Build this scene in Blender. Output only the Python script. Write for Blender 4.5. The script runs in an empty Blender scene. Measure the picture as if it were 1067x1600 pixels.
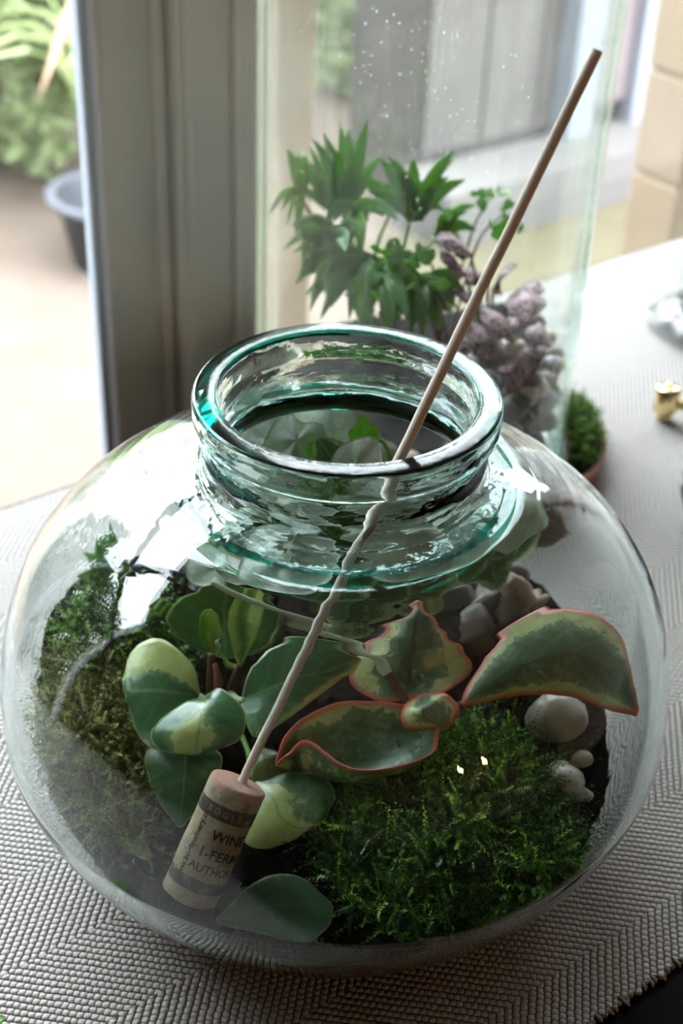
import bpy, bmesh, math, random
import numpy as np
from mathutils import Vector, Matrix, noise as mnoise

SC = bpy.context.scene
COL = SC.collection
rng = np.random.default_rng(7)
random.seed(7)

# ------------------------------------------------------------------ camera
W, H, F = 1067.0, 1600.0, 2199.3
CAM = np.array([-0.0014, -0.4951, 0.5139])
PI_, YA, RO = 0.5975, 0.0023, 0.0445
_fw = np.array([math.sin(YA)*math.cos(PI_), math.cos(YA)*math.cos(PI_), -math.sin(PI_)])
_r0 = np.array([math.cos(YA), -math.sin(YA), 0.0]); _u0 = np.cross(_r0, _fw)
_rt = math.cos(RO)*_r0 + math.sin(RO)*_u0
_up = -math.sin(RO)*_r0 + math.cos(RO)*_u0
cd = bpy.data.cameras.new('camera'); cam = bpy.data.objects.new('camera', cd); COL.objects.link(cam)
cam.matrix_world = Matrix([[_rt[0], _up[0], -_fw[0], CAM[0]], [_rt[1], _up[1], -_fw[1], CAM[1]],
                           [_rt[2], _up[2], -_fw[2], CAM[2]], [0, 0, 0, 1]])
cd.sensor_fit = 'VERTICAL'; cd.sensor_height = 36.0; cd.lens = F/H*36.0
cd.clip_start = 0.01; cd.clip_end = 100
cd.dof.use_dof = True; cd.dof.focus_distance = 0.565; cd.dof.aperture_fstop = 9.0
SC.camera = cam

# ------------------------------------------------------------------ sky, light, exposure
wd = bpy.data.worlds.new('overcast_sky'); SC.world = wd; wd.use_nodes = True
_wn = wd.node_tree.nodes; _bg = _wn['Background']
_bg.inputs[0].default_value = (0.86, 0.93, 1.0, 1); _bg.inputs[1].default_value = 7.5
SC.view_settings.view_transform = 'Standard'; SC.view_settings.look = 'None'
SC.view_settings.gamma = 1.0; SC.view_settings.use_curve_mapping = False
SC.view_settings.exposure = 1.45
SC.cycles.max_bounces = 48; SC.cycles.transmission_bounces = 40; SC.cycles.transparent_max_bounces = 24
SC.cycles.glossy_bounces = 6; SC.cycles.diffuse_bounces = 5
SC.cycles.caustics_refractive = True; SC.cycles.caustics_reflective = False; SC.cycles.blur_glossy = 0.5
SC.cycles.sample_clamp_indirect = 40.0
try:
    SC.cycles.use_denoising = True
except Exception:
    pass

# the window wall runs along AE, its outward normal is AN
AZ = math.radians(38.0)
AE = np.array([math.cos(AZ), math.sin(AZ), 0.0]); AN = np.array([-math.sin(AZ), math.cos(AZ), 0.0])
WB = 0.45                                     # window wall offset along AN
def AB(a, b, z=0.0): return AE*a + AN*b + np.array([0, 0, z])
def portal(a0, a1, z0, z1):
    l = bpy.data.lights.new('window_portal', 'AREA'); l.shape = 'RECTANGLE'
    l.size = a1-a0; l.size_y = z1-z0; l.cycles.is_portal = True
    o = bpy.data.objects.new('window_portal', l); COL.objects.link(o)
    p = AB((a0+a1)/2, WB+0.12, (z0+z1)/2); d = -AN
    zx = -d; xx = AE; yx = np.cross(zx, xx)
    o.matrix_world = Matrix([[xx[0], yx[0], zx[0], p[0]], [xx[1], yx[1], zx[1], p[1]], [xx[2], yx[2], zx[2], p[2]], [0, 0, 0, 1]])
portal(-0.75, 0.12, -0.7, 0.88)
portal(0.25, 1.56, -0.3, 0.88)

# ------------------------------------------------------------------ helpers
def ray(px, py): return _fw + (px-W/2)/F*_rt - (py-H/2)/F*_up
def PZ(px, py, z):
    d = ray(px, py); return CAM + d*((z-CAM[2])/d[2])
def PY(px, py, y):
    d = ray(px, py); return CAM + d*((y-CAM[1])/d[1])
def PB(px, py, b):
    d = ray(px, py); return CAM + d*((b-AN@CAM)/(AN@d))

ORG = {}
def thing(name, label, cat, loc, group=None):
    o = bpy.data.objects.new(name, None); COL.objects.link(o)
    o.location = tuple(loc); o.empty_display_size = 0.02
    o['label'] = label; o['category'] = cat
    if group: o['group'] = group
    ORG[o] = np.array(loc, float); return o
def tag(o, label, cat, group=None, kind=None):
    o['label'] = label; o['category'] = cat
    if group: o['group'] = group
    if kind: o['kind'] = kind
    return o
def mk(name, V, Fc, mat, parent=None, smooth=True, attrs=None, uv=None, kind=None, loc=None, mats=None, midx=None):
    V = np.asarray(V, float)
    if parent is not None: org = ORG[parent]
    elif loc is not None: org = np.array(loc, float)
    else: org = np.array([V[:, 0].mean(), V[:, 1].mean(), V[:, 2].min()])
    me = bpy.data.meshes.new(name)
    if isinstance(Fc, np.ndarray):
        n, k = Fc.shape
        me.vertices.add(len(V)); me.vertices.foreach_set('co', (V-org).astype(np.float32).ravel())
        me.loops.add(n*k); me.loops.foreach_set('vertex_index', Fc.astype(np.int32).ravel())
        me.polygons.add(n); me.polygons.foreach_set('loop_start', np.arange(0, n*k, k, dtype=np.int32))
        me.polygons.foreach_set('loop_total', np.full(n, k, np.int32))
        me.update(calc_edges=True); me.validate()
    else:
        me.from_pydata((V-org).tolist(), [], Fc); me.update()
    me.polygons.foreach_set('use_smooth', np.full(len(me.polygons), smooth))
    if mats:
        for m in mats: me.materials.append(m)
        me.polygons.foreach_set('material_index', np.asarray(midx, np.int32))
    elif mat: me.materials.append(mat)
    if attrs:
        for k, a in attrs.items():
            a = np.asarray(a, np.float32)
            if a.ndim == 1:
                at = me.attributes.new(k, 'FLOAT', 'POINT'); at.data.foreach_set('value', a)
            else:
                at = me.attributes.new(k, 'FLOAT_VECTOR', 'POINT'); at.data.foreach_set('vector', a.ravel())
    o = bpy.data.objects.new(name, me); COL.objects.link(o)
    if parent is not None:
        o.parent = parent; ORG[o] = org
    else:
        o.location = tuple(org); ORG[o] = org
    if kind: o['kind'] = kind
    return o
def join(parts):
    V = []; Fc = []; n = 0
    for v, f in parts:
        V.append(np.asarray(v, float)); Fc += [tuple(int(i)+n for i in q) for q in f]; n += len(v)
    return np.concatenate(V), Fc
def box(c, ax, ay, az, sx, sy, sz, bev=0.0):
    bm = bmesh.new(); bmesh.ops.create_cube(bm, size=1.0)
    for v in bm.verts: v.co = Vector((v.co.x*sx, v.co.y*sy, v.co.z*sz))
    if bev > 0: bmesh.ops.bevel(bm, geom=bm.edges[:], offset=bev, segments=2, affect='EDGES', profile=0.5)
    bm.verts.ensure_lookup_table()
    V = np.array([tuple(v.co) for v in bm.verts]); Fc = [[v.index for v in f.verts] for f in bm.faces]
    bm.free()
    return np.asarray(c) + V[:, :1]*np.asarray(ax) + V[:, 1:2]*np.asarray(ay) + V[:, 2:3]*np.asarray(az), Fc
UZ = np.array([0, 0, 1.0])
def wbox(a0, a1, b0, b1, z0, z1, bev=0.0):
    return box(AB((a0+a1)/2, (b0+b1)/2, (z0+z1)/2), AE, AN, UZ, a1-a0, b1-b0, z1-z0, bev)
def lathe(prof, ctr, n=64, closed=False, wob=None):
    prof = np.asarray(prof, float); m = len(prof)
    t = np.linspace(0, 2*np.pi, n, endpoint=False)
    r = np.repeat(prof[:, 0][:, None], n, 1); z = np.repeat(prof[:, 1][:, None], n, 1)
    if wob is not None: r, z = wob(r, z, t[None, :])
    V = np.stack([r*np.cos(t), r*np.sin(t), z], -1).reshape(-1, 3) + np.asarray(ctr)
    Fc = []
    for i in range(m if closed else m-1):
        j = (i+1) % m
        for k in range(n):
            k2 = (k+1) % n
            Fc.append((i*n+k, i*n+k2, j*n+k2, j*n+k))
    if not closed:
        if prof[0, 0] > 1e-6: Fc.append(tuple(range(n-1, -1, -1)))
        if prof[-1, 0] > 1e-6: Fc.append(tuple((m-1)*n+k for k in range(n)))
    return V, Fc
def frames(P):
    P = np.asarray(P, float); T = np.gradient(P, axis=0); T /= np.linalg.norm(T, axis=1)[:, None]+1e-12
    ref = np.array([0.13, 0.31, 0.94]); N = []
    for t in T:
        a = ref - t*(ref@t)
        if np.linalg.norm(a) < 1e-3: a = np.array([1.0, 0, 0]) - t*t[0]
        a /= np.linalg.norm(a); N.append(a); ref = a
    N = np.array(N); return T, N, np.cross(T, N)
def smooth_path(P, n):
    P = np.asarray(P, float); m = len(P)
    if m == 2: 
        t = np.linspace(0, 1, n)[:, None]; return P[0]*(1-t)+P[1]*t
    Q = np.concatenate([[2*P[0]-P[1]], P, [2*P[-1]-P[-2]]]); out = []
    for s in np.linspace(0, m-1, n):
        i = min(int(s), m-2); t = s-i; p0, p1, p2, p3 = Q[i:i+4]
        out.append(0.5*((2*p1)+(p2-p0)*t+(2*p0-5*p1+4*p2-p3)*t*t+(3*p1-p0-3*p2+p3)*t**3))
    return np.array(out)
def tube(P, r, n=10, sm=None):
    if sm: P = smooth_path(P, sm)
    P = np.asarray(P, float); m = len(P); r = np.interp(np.linspace(0, 1, m), np.linspace(0, 1, len(np.atleast_1d(r))), np.atleast_1d(r))
    T, N, B = frames(P); t = np.linspace(0, 2*np.pi, n, endpoint=False)
    V = (P[:, None, :] + r[:, None, None]*(np.cos(t)[None, :, None]*N[:, None, :]+np.sin(t)[None, :, None]*B[:, None, :])).reshape(-1, 3)
    Fc = [(i*n+k, i*n+(k+1) % n, (i+1)*n+(k+1) % n, (i+1)*n+k) for i in range(m-1) for k in range(n)]
    Fc.append(tuple(range(n-1, -1, -1))); Fc.append(tuple((m-1)*n+k for k in range(n)))
    return V, Fc
def blob(c, s, seed, amp=0.12, sub=3, rot=None, fr=1.6):
    bm = bmesh.new(); bmesh.ops.create_icosphere(bm, subdivisions=sub, radius=1.0)
    V = []
    for v in bm.verts:
        d = v.co.normalized(); k = 1+amp*mnoise.noise(d*fr+Vector((seed*3.1, seed*1.7, seed)))+amp*0.4*mnoise.noise(d*fr*2.4+Vector((seed, 9, 4)))
        V.append(tuple(d*k))
    Fc = [[v.index for v in f.verts] for f in bm.faces]; bm.free()
    V = np.array(V)*np.asarray(s)
    if rot is not None:
        M = np.array(Matrix.Rotation(rot[0], 3, 'X') @ Matrix.Rotation(rot[1], 3, 'Y') @ Matrix.Rotation(rot[2], 3, 'Z')); V = V@M.T
    return V+np.asarray(c), Fc

# ------------------------------------------------------------------ materials
def newmat(name):
    m = bpy.data.materials.new(name); m.use_nodes = True
    nt = m.node_tree; nt.nodes.clear(); out = nt.nodes.new('ShaderNodeOutputMaterial')
    return m, nt, out
class NT:
    def __init__(s, nt): s.nt = nt
    def n(s, t, props=None, **inp):
        x = s.nt.nodes.new(t)
        for k, v in (props or {}).items(): setattr(x, k, v)
        for k, v in inp.items():
            key = int(k[1:]) if k[0] == '_' and k[1:].isdigit() else k.replace('_', ' ')
            s.set(x.inputs[key], v)
        return x
    def set(s, i, v):
        if isinstance(v, bpy.types.NodeSocket): s.nt.links.new(v, i)
        elif isinstance(v, bpy.types.Node): s.nt.links.new(v.outputs[0], i)
        else:
            if isinstance(v, tuple) and len(v) == 3 and i.type == 'RGBA': v = v+(1,)
            i.default_value = v
    def m(s, op, a, b=0.0, c=0.0): return s.n('ShaderNodeMath', {'operation': op}, _0=a, _1=b, _2=c).outputs[0]
    def mix(s, f, a, b):
        x = s.n('ShaderNodeMix', {'data_type': 'RGBA'}); s.set(x.inputs[0], f); s.set(x.inputs[6], a); s.set(x.inputs[7], b); return x.outputs[2]
    def ramp(s, f, stops):
        x = s.n('ShaderNodeValToRGB'); e = x.color_ramp.elements
        while len(e) < len(stops): e.new(0.5)
        for el, (p, c) in zip(e, stops): el.position = p; el.color = tuple(c)+(1,) if len(c) == 3 else c
        s.set(x.inputs[0], f); return x.outputs[0]
    def sstep(s, f, a, b): 
        x = s.n('ShaderNodeMapRange', {'interpolation_type': 'SMOOTHSTEP'}); s.set(x.inputs[0], f); x.inputs[1].default_value = a; x.inputs[2].default_value = b; return x.outputs[0]
    def attr(s, name): return s.n('ShaderNodeAttribute', {'attribute_name': name})
    def obj(s): return s.n('ShaderNodeTexCoord').outputs['Object']
    def noise(s, scale, detail=3.0, rough=0.5, vec=None, dist=0.0):
        x = s.n('ShaderNodeTexNoise', Scale=scale, Detail=detail, Roughness=rough, Distortion=dist)
        s.set(x.inputs['Vector'], vec if vec is not None else s.obj()); return x.outputs[0]
def simple(name, c, rough=0.5, metal=0.0, var=0.12, scale=30.0, bump=0.0, spec=0.5, c2=None, bscale=None):
    m, nt, out = newmat(name); q = NT(nt)
    f = q.noise(scale, 4.0, 0.6)
    c2 = c2 or tuple(x*(1-var*2) for x in c)
    colr = q.ramp(f, [(0.3, c2), (0.7, c)])
    b = q.n('ShaderNodeBsdfPrincipled', Base_Color=colr, Roughness=rough, Metallic=metal, Specular_IOR_Level=spec)
    if bump:
        bn = q.n('ShaderNodeBump', Strength=1.0, Distance=bump, Height=q.noise(bscale or scale*2, 4.0, 0.6)); q.set(b.inputs['Normal'], bn.outputs[0])
    nt.links.new(b.outputs[0], out.inputs[0]); return m

def glass_shell(name, tint, density, bump_d=0.0005, wob=9.0, rough=0.0, fine=0.0, film=None):
    """thin blown wall: transparent with two-sided Fresnel reflection, body colour from absorption in the wall"""
    m, nt, out = newmat(name); q = NT(nt)
    g = q.n('ShaderNodeNewGeometry')
    ior = q.m('ADD', q.m('MULTIPLY', g.outputs['Backfacing'], 1/1.45-1.45), 1.45)
    oc = q.obj()
    h = q.noise(wob, 2.0, 0.45, oc, 0.4)
    if fine: h = q.m('ADD', h, q.m('MULTIPLY', q.noise(wob*6, 2.0, 0.5, oc), fine))
    bn = q.n('ShaderNodeBump', Strength=1.0, Distance=bump_d, Height=h)
    fr = q.n('ShaderNodeFresnel', IOR=ior, Normal=bn.outputs[0])
    tr = q.n('ShaderNodeBsdfTransparent', Color=(1, 1, 1))
    gl = q.n('ShaderNodeBsdfGlossy', Color=(1, 1, 1), Roughness=rough, Normal=bn.outputs[0])
    mx = q.n('ShaderNodeMixShader', _0=fr.outputs[0], _1=tr.outputs[0], _2=gl.outputs[0])
    res = mx
    if film:
        # a dusty or misted film on the inside of the wall
        df = q.n('ShaderNodeBsdfDiffuse', Color=film[0]); tl = q.n('ShaderNodeBsdfTranslucent', Color=film[0])
        md = q.n('ShaderNodeMixShader', _0=0.5, _1=df.outputs[0], _2=tl.outputs[0])
        nz = q.noise(film[2], 4.0, 0.6, oc)
        sp = q.n('ShaderNodeTexVoronoi', {'feature': 'F1'}, Scale=film[4]); q.set(sp.inputs['Vector'], oc)
        dots = q.m('MULTIPLY', q.m('LESS_THAN', sp.outputs['Distance'], 0.16), film[5])
        fac = q.m('ADD', q.m('MULTIPLY', q.sstep(nz, film[3], film[3]+0.3), film[1]), dots)
        res = q.n('ShaderNodeMixShader', _0=fac, _1=mx.outputs[0], _2=md.outputs[0])
    nt.links.new(res.outputs[0], out.inputs[0])
    if density:
        va = q.n('ShaderNodeVolumeAbsorption', Color=tint, Density=density); nt.links.new(va.outputs[0], out.inputs[1])
    return m
def glass_solid(name, tint, density, bump_d=0.0006, rough=0.0, sc=34.0):
    m, nt, out = newmat(name); q = NT(nt); oc = q.obj()
    mp = q.n('ShaderNodeMapping'); q.set(mp.inputs[0], oc); mp.inputs['Scale'].default_value = (1, 1, 2.2)
    h = q.m('ADD', q.noise(sc, 2.0, 0.5, mp.outputs[0], 0.6), q.m('MULTIPLY', q.noise(sc*4.4, 2.0, 0.5, mp.outputs[0]), 0.16))
    bn = q.n('ShaderNodeBump', Strength=1.0, Distance=bump_d, Height=h)
    b = q.n('ShaderNodeBsdfGlass', Color=(1, 1, 1), Roughness=rough, IOR=1.47, Normal=bn.outputs[0])
    nt.links.new(b.outputs[0], out.inputs[0])
    if density:
        va = q.n('ShaderNodeVolumeAbsorption', Color=tint, Density=density); nt.links.new(va.outputs[0], out.inputs[1])
    return m
TINT = (0.45, 0.93, 0.90)
M = {}
M['vase'] = glass_solid('recycled_glass_wall', TINT, 22.0, 0.00022, 0.0, 12.0)
M['neck'] = glass_solid('recycled_glass_neck', TINT, 22.0, 0.0010)
M['rim'] = glass_solid('worn_glass_rim', TINT, 22.0, 0.00014, 0.13, 160.0)
M['jar'] = glass_shell('clear_jar_glass', (0.78, 0.95, 0.88), 22.0, 0.0008, 6.0, 0.006, 0.03, ((0.85, 0.86, 0.84), 0.06, 7.0, 0.42, 500.0, 0.06))
M['jar2'] = glass_shell('grey_jar_glass', (0.8, 0.9, 0.9), 10.0, 0.0008, 6.0, 0.006)
def pane_mat():
    m, nt, out = newmat('window_glass'); q = NT(nt)
    g = q.n('ShaderNodeNewGeometry'); ior = q.m('ADD', q.m('MULTIPLY', g.outputs['Backfacing'], 1/1.45-1.45), 1.45)
    fr = q.n('ShaderNodeFresnel', IOR=ior); tr = q.n('ShaderNodeBsdfTransparent', Color=(0.985, 0.99, 0.985)); gl = q.n('ShaderNodeBsdfGlossy', Roughness=0.0)
    mx = q.n('ShaderNodeMixShader', _0=fr.outputs[0], _1=tr.outputs[0], _2=gl.outputs[0]); nt.links.new(mx.outputs[0], out.inputs[0]); return m
M['pane'] = pane_mat()

def leaf_mat(name, greens, creams, edge=None, edge_w=0.0, rough=0.32, trans=0.28, nscale=150.0, vein=None, nAmp=1.0, mid=None, spec=0.55):
    m, nt, out = newmat(name); q = NT(nt); oc = q.obj()
    va = q.attr('vari').outputs['Fac']; ed = q.attr('edge').outputs['Fac']
    n1 = q.m('ADD', q.m('MULTIPLY', q.m('SUBTRACT', q.noise(nscale*0.5, 2.0, 0.5, oc), 0.5), 1.2), q.m('MULTIPLY', q.m('SUBTRACT', q.noise(nscale*2.2, 4.0, 0.65, oc), 0.5), 0.9))
    f = q.m('ADD', q.m('SUBTRACT', va, 0.08), q.m('MULTIPLY', n1, nAmp))
    fac = q.sstep(f, -0.06, 0.06)
    n2 = q.noise(nscale*0.7, 3.0, 0.6, oc)
    # a paler grey-green ring between the dark centre and the cream margin
    g = q.mix(q.sstep(f, 0.12, 0.45), greens[1], q.ramp(n2, [(0.35, greens[0]), (0.7, tuple(x*1.35 for x in greens[0]))]))
    c = q.mix(q.sstep(n2, 0.3, 0.75), creams[0], creams[1])
    colr = q.mix(fac, c, g)
    if vein is not None:
        vn = q.attr('vein').outputs['Fac']; colr = q.mix(q.m('MULTIPLY', vn, vein[1]), colr, vein[0])
    if mid is not None:
        lv = q.n('ShaderNodeSeparateXYZ', _0=q.attr('luv').outputs['Vector'])
        av = q.m('ABSOLUTE', lv.outputs[1])
        # side veins leave the midrib at a slant
        sv = q.m('ABSOLUTE', q.m('SINE', q.m('MULTIPLY', q.m('SUBTRACT', lv.outputs[0], q.m('MULTIPLY', av, 0.28)), 22.0)))
        colr = q.mix(q.m('MULTIPLY', q.m('SUBTRACT', 1.0, q.sstep(sv, 0.0, 0.5)), 0.22), colr, mid[1])
        colr = q.mix(q.m('MULTIPLY', q.m('SUBTRACT', 1.0, q.sstep(av, 0.01, 0.05)), 0.7), colr, mid[0])
    if edge is not None:
        e = q.m('SUBTRACT', 1.0, q.sstep(q.m('ADD', ed, q.m('MULTIPLY', n1, edge_w*0.8)), edge_w*0.35, edge_w*1.5))
        colr = q.mix(e, colr, edge)
    bn = q.n('ShaderNodeBump', Strength=1.0, Distance=0.0005, Height=q.noise(nscale*1.2, 3.0, 0.5, oc))
    b = q.n('ShaderNodeBsdfPrincipled', Base_Color=colr, Roughness=rough, Normal=bn.outputs[0])
    b.inputs['Specular IOR Level'].default_value = spec
    t = q.n('ShaderNodeBsdfTranslucent', Color=q.mix(0.5, colr, (0.35, 0.6, 0.06)))
    mx = q.n('ShaderNodeMixShader', _0=trans, _1=b.outputs[0], _2=t.outputs[0])
    nt.links.new(mx.outputs[0], out.inputs[0]); return m
CREAM = ((0.48, 0.57, 0.15), (0.62, 0.66, 0.28))
M['pep'] = leaf_mat('variegated_peperomia_leaf', ((0.05, 0.15, 0.05), (0.17, 0.31, 0.14)), CREAM, (0.5, 0.62, 0.3), 0.0006, mid=((0.22, 0.38, 0.16), (0.24, 0.4, 0.2)), spec=0.8, rough=0.3)
M['pep_shaded'] = leaf_mat('shaded_peperomia_leaf', ((0.018, 0.06, 0.022), (0.05, 0.10, 0.045)), ((0.16, 0.2, 0.06), (0.24, 0.27, 0.1)), (0.2, 0.26, 0.1), 0.0006, mid=((0.06, 0.12, 0.05), (0.05, 0.1, 0.05)), spec=0.6)  # shaded copy of the peperomia leaf, front shadow put into its colours
M['pep_young'] = leaf_mat('young_peperomia_leaf', ((0.10, 0.26, 0.05), (0.2, 0.4, 0.08)), ((0.42, 0.58, 0.14), (0.5, 0.62, 0.2)), trans=0.35)
M['rain'] = leaf_mat('red_edged_peperomia_leaf', ((0.085, 0.15, 0.07), (0.24, 0.34, 0.19)), ((0.66, 0.72, 0.27), (0.85, 0.86, 0.44)), (0.90, 0.20, 0.17), 0.0024, mid=((0.06, 0.07, 0.035), (0.3, 0.4, 0.24)), spec=0.75)
M['ivy'] = leaf_mat('grey_green_ivy_leaf', ((0.30, 0.40, 0.31), (0.48, 0.57, 0.48)), ((0.58, 0.66, 0.55), (0.7, 0.76, 0.63)), vein=((0.55, 0.62, 0.5), 0.8), trans=0.25, rough=0.45)
M['ivy_dark'] = leaf_mat('dark_green_ivy_leaf', ((0.03, 0.10, 0.03), (0.08, 0.19, 0.07)), ((0.4, 0.5, 0.25), (0.5, 0.58, 0.3)), vein=((0.3, 0.42, 0.2), 0.7), trans=0.25)
M['plum'] = leaf_mat('plum_brown_leaf', ((0.10, 0.05, 0.045), (0.16, 0.09, 0.08)), ((0.25, 0.16, 0.14), (0.3, 0.2, 0.17)), vein=((0.3, 0.17, 0.16), 0.6), trans=0.25)
M['ivy_new'] = leaf_mat('bright_new_ivy_leaf', ((0.16, 0.5, 0.03), (0.25, 0.62, 0.06)), ((0.3, 0.65, 0.08), (0.35, 0.7, 0.1)), vein=((0.35, 0.68, 0.12), 0.6), trans=0.4)
M['fern'] = leaf_mat('fern_leaf', ((0.15, 0.32, 0.085), (0.23, 0.41, 0.15)), ((0.27, 0.5, 0.13), (0.32, 0.56, 0.17)), trans=0.45, nscale=60.0)
M['fern_pale'] = leaf_mat('pale_fern_leaf', ((0.24, 0.44, 0.2), (0.33, 0.52, 0.3)), ((0.38, 0.58, 0.32), (0.43, 0.62, 0.36)), trans=0.45, nscale=60.0)
M['fern_bright'] = leaf_mat('bright_fern_leaf', ((0.17, 0.45, 0.05), (0.24, 0.52, 0.08)), ((0.3, 0.55, 0.1), (0.35, 0.6, 0.14)), trans=0.4, nscale=60.0)
def fitt_mat():
    m, nt, out = newmat('pink_veined_leaf'); q = NT(nt)
    uv = q.attr('luv').outputs['Vector']
    wv = q.n('ShaderNodeVectorMath', {'operation': 'ADD'}); q.set(wv.inputs[0], uv)
    nz = q.n('ShaderNodeTexNoise', Scale=4.0); q.set(nz.inputs['Vector'], uv)
    sc = q.n('ShaderNodeVectorMath', {'operation': 'SCALE'}); q.set(sc.inputs[0], nz.outputs['Color']); sc.inputs['Scale'].default_value = 0.12
    q.set(wv.inputs[1], sc.outputs[0])
    v = q.n('ShaderNodeTexVoronoi', {'feature': 'DISTANCE_TO_EDGE'}, Scale=8.0); q.set(v.inputs['Vector'], wv.outputs[0])
    f = q.m('SUBTRACT', 1.0, q.sstep(v.outputs['Distance'], 0.015, 0.13))
    mid = q.attr('vein').outputs['Fac']
    f = q.m('MAXIMUM', f, mid)
    colr = q.mix(f, q.ramp(q.noise(90.0), [(0.3, (0.045, 0.055, 0.035)), (0.7, (0.10, 0.085, 0.075))]), (0.60, 0.34, 0.41))
    b = q.n('ShaderNodeBsdfPrincipled', Base_Color=colr, Roughness=0.45)
    t = q.n('ShaderNodeBsdfTranslucent', Color=colr); mx = q.n('ShaderNodeMixShader', _0=0.2, _1=b.outputs[0], _2=t.outputs[0])
    nt.links.new(mx.outputs[0], out.inputs[0]); return m
M['fittonia'] = fitt_mat()
def moss_mat(name, stops, trans=0.3):
    m, nt, out = newmat(name); q = NT(nt)
    a = q.attr('tone').outputs['Fac']
    colr = q.ramp(a, stops)
    b = q.n('ShaderNodeBsdfPrincipled', Base_Color=colr, Roughness=0.5)
    t = q.n('ShaderNodeBsdfTranslucent', Color=colr); mx = q.n('ShaderNodeMixShader', _0=trans, _1=b.outputs[0], _2=t.outputs[0])
    nt.links.new(mx.outputs[0], out.inputs[0]); return m
M['moss_green'] = moss_mat('green_moss', [(0.0, (0.012, 0.022, 0.006)), (0.3, (0.035, 0.105, 0.007)), (0.65, (0.13, 0.32, 0.014)), (1.0, (0.44, 0.68, 0.07))])
M['moss_brown'] = moss_mat('olive_moss', [(0.0, (0.07, 0.05, 0.025)), (0.35, (0.30, 0.27, 0.09)), (0.7, (0.42, 0.52, 0.14)), (1.0, (0.72, 0.75, 0.32))])
M['soil'] = simple('potting_soil', (0.022, 0.017, 0.013), 0.9, 0, 0.2, 220.0, 0.0012, 0.12, c2=(0.004, 0.003, 0.0025))
M['soil_light'] = simple('sandy_soil_grains', (0.2, 0.16, 0.12), 0.8, 0, 0.3, 90.0, c2=(0.04, 0.03, 0.025))
M['white_stone'] = simple('white_quartz', (0.50, 0.455, 0.37), 0.3, 0, 0.12, 60.0, 0.0004, 0.5, c2=(0.30, 0.25, 0.18))
M['tan_stone'] = simple('tan_pebble', (0.66, 0.55, 0.38), 0.55, 0, 0.15, 90.0, 0.0004)
M['pink_stone'] = simple('pinkish_pebble', (0.68, 0.50, 0.38), 0.5, 0, 0.2, 70.0, 0.0004, c2=(0.24, 0.16, 0.12))
M['brown_stone'] = simple('brown_pebble', (0.13, 0.085, 0.06), 0.45, 0, 0.2, 70.0, 0.0004, c2=(0.045, 0.03, 0.02))
M['grey_stone'] = simple('grey_pebble', (0.28, 0.28, 0.31), 0.5, 0, 0.2, 60.0, 0.0004, c2=(0.13, 0.13, 0.15))
M['stem_pale'] = simple('pale_green_stem', (0.5, 0.6, 0.38), 0.5, 0, 0.08, 120.0, 0.0003)
M['stem_red'] = simple('reddish_stem', (0.28, 0.09, 0.06), 0.45, 0, 0.15, 120.0)
M['stem_brown'] = simple('brown_stem', (0.16, 0.09, 0.05), 0.5, 0, 0.2, 120.0)
M['stem_green'] = simple('green_stem', (0.2, 0.38, 0.06), 0.5, 0, 0.1, 120.0)
M['paint'] = simple('white_painted_wood', (0.88, 0.86, 0.82), 0.45, 0, 0.03, 6.0)
M['paint_frame'] = simple('pale_blue_grey_frame', (0.60, 0.66, 0.76), 0.35, 0, 0.03, 6.0)
M['paint_room'] = simple('room_wall_paint', (0.62, 0.58, 0.53), 0.8, 0, 0.04, 5.0)
M['paint_dark'] = simple('dark_room_paint', (0.16, 0.14, 0.12), 0.8, 0, 0.04, 5.0)
M['paint_white'] = simple('white_wall_paint', (0.86, 0.84, 0.81), 0.8, 0, 0.02, 5.0)
M['ceiling'] = simple('ceiling_paint', (0.6, 0.58, 0.55), 0.85, 0, 0.03, 5.0)
M['floor'] = simple('dark_wood_floor', (0.08, 0.05, 0.035), 0.5, 0, 0.2, 8.0)
M['black'] = simple('black_lacquered_wood', (0.006, 0.005, 0.005), 0.8, 0, 0.2, 20.0, 0.0, 0.1)
M['tan_wood'] = simple('tan_wood', (0.26, 0.205, 0.14), 0.6, 0, 0.08, 7.0, 0.0006)
M['tan_stoneb'] = simple('tan_stone', (0.25, 0.195, 0.14), 0.7, 0, 0.08, 9.0, 0.0006)
M['tan_light'] = simple('light_tan_wood', (0.32, 0.25, 0.175), 0.6, 0, 0.06, 7.0)
M['patio'] = simple('beige_patio', (0.15, 0.116, 0.094), 0.9, 0, 0.07, 9.0, 0.004, 0.2, c2=(0.12, 0.094, 0.075))
M['lawn'] = simple('pale_lawn', (0.10, 0.086, 0.052), 0.9, 0, 0.1, 4.0, 0.01, 0.2, c2=(0.08, 0.068, 0.04))
M['shed'] = simple('grey_stained_boards', (0.075, 0.066, 0.06), 0.6, 0, 0.1, 5.0)
M['shed_door'] = simple('mauve_grey_door', (0.15, 0.12, 0.125), 0.6, 0, 0.08, 5.0)
M['shed_trim'] = simple('blue_grey_trim', (0.17, 0.18, 0.21), 0.6, 0, 0.06, 5.0)
M['stone_step'] = simple('pale_stone_step', (0.10, 0.09, 0.085), 0.8, 0, 0.08, 5.0)
M['terracotta'] = simple('weathered_terracotta', (0.40, 0.19, 0.12), 0.75, 0, 0.15, 90.0, 0.0006, c2=(0.22, 0.10, 0.06))
M['brass'] = simple('polished_brass', (0.86, 0.70, 0.36), 0.14, 1.0, 0.05, 40.0)
M['dark_ceramic'] = simple('dark_grey_glaze', (0.06, 0.06, 0.065), 0.3, 0, 0.1, 30.0)
M['tub'] = simple('black_plastic_tub', (0.045, 0.05, 0.06), 0.45, 0, 0.1, 8.0)
M['tub_rim'] = simple('grey_tub_rim', (0.10, 0.105, 0.125), 0.5, 0, 0.1, 8.0)
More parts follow.
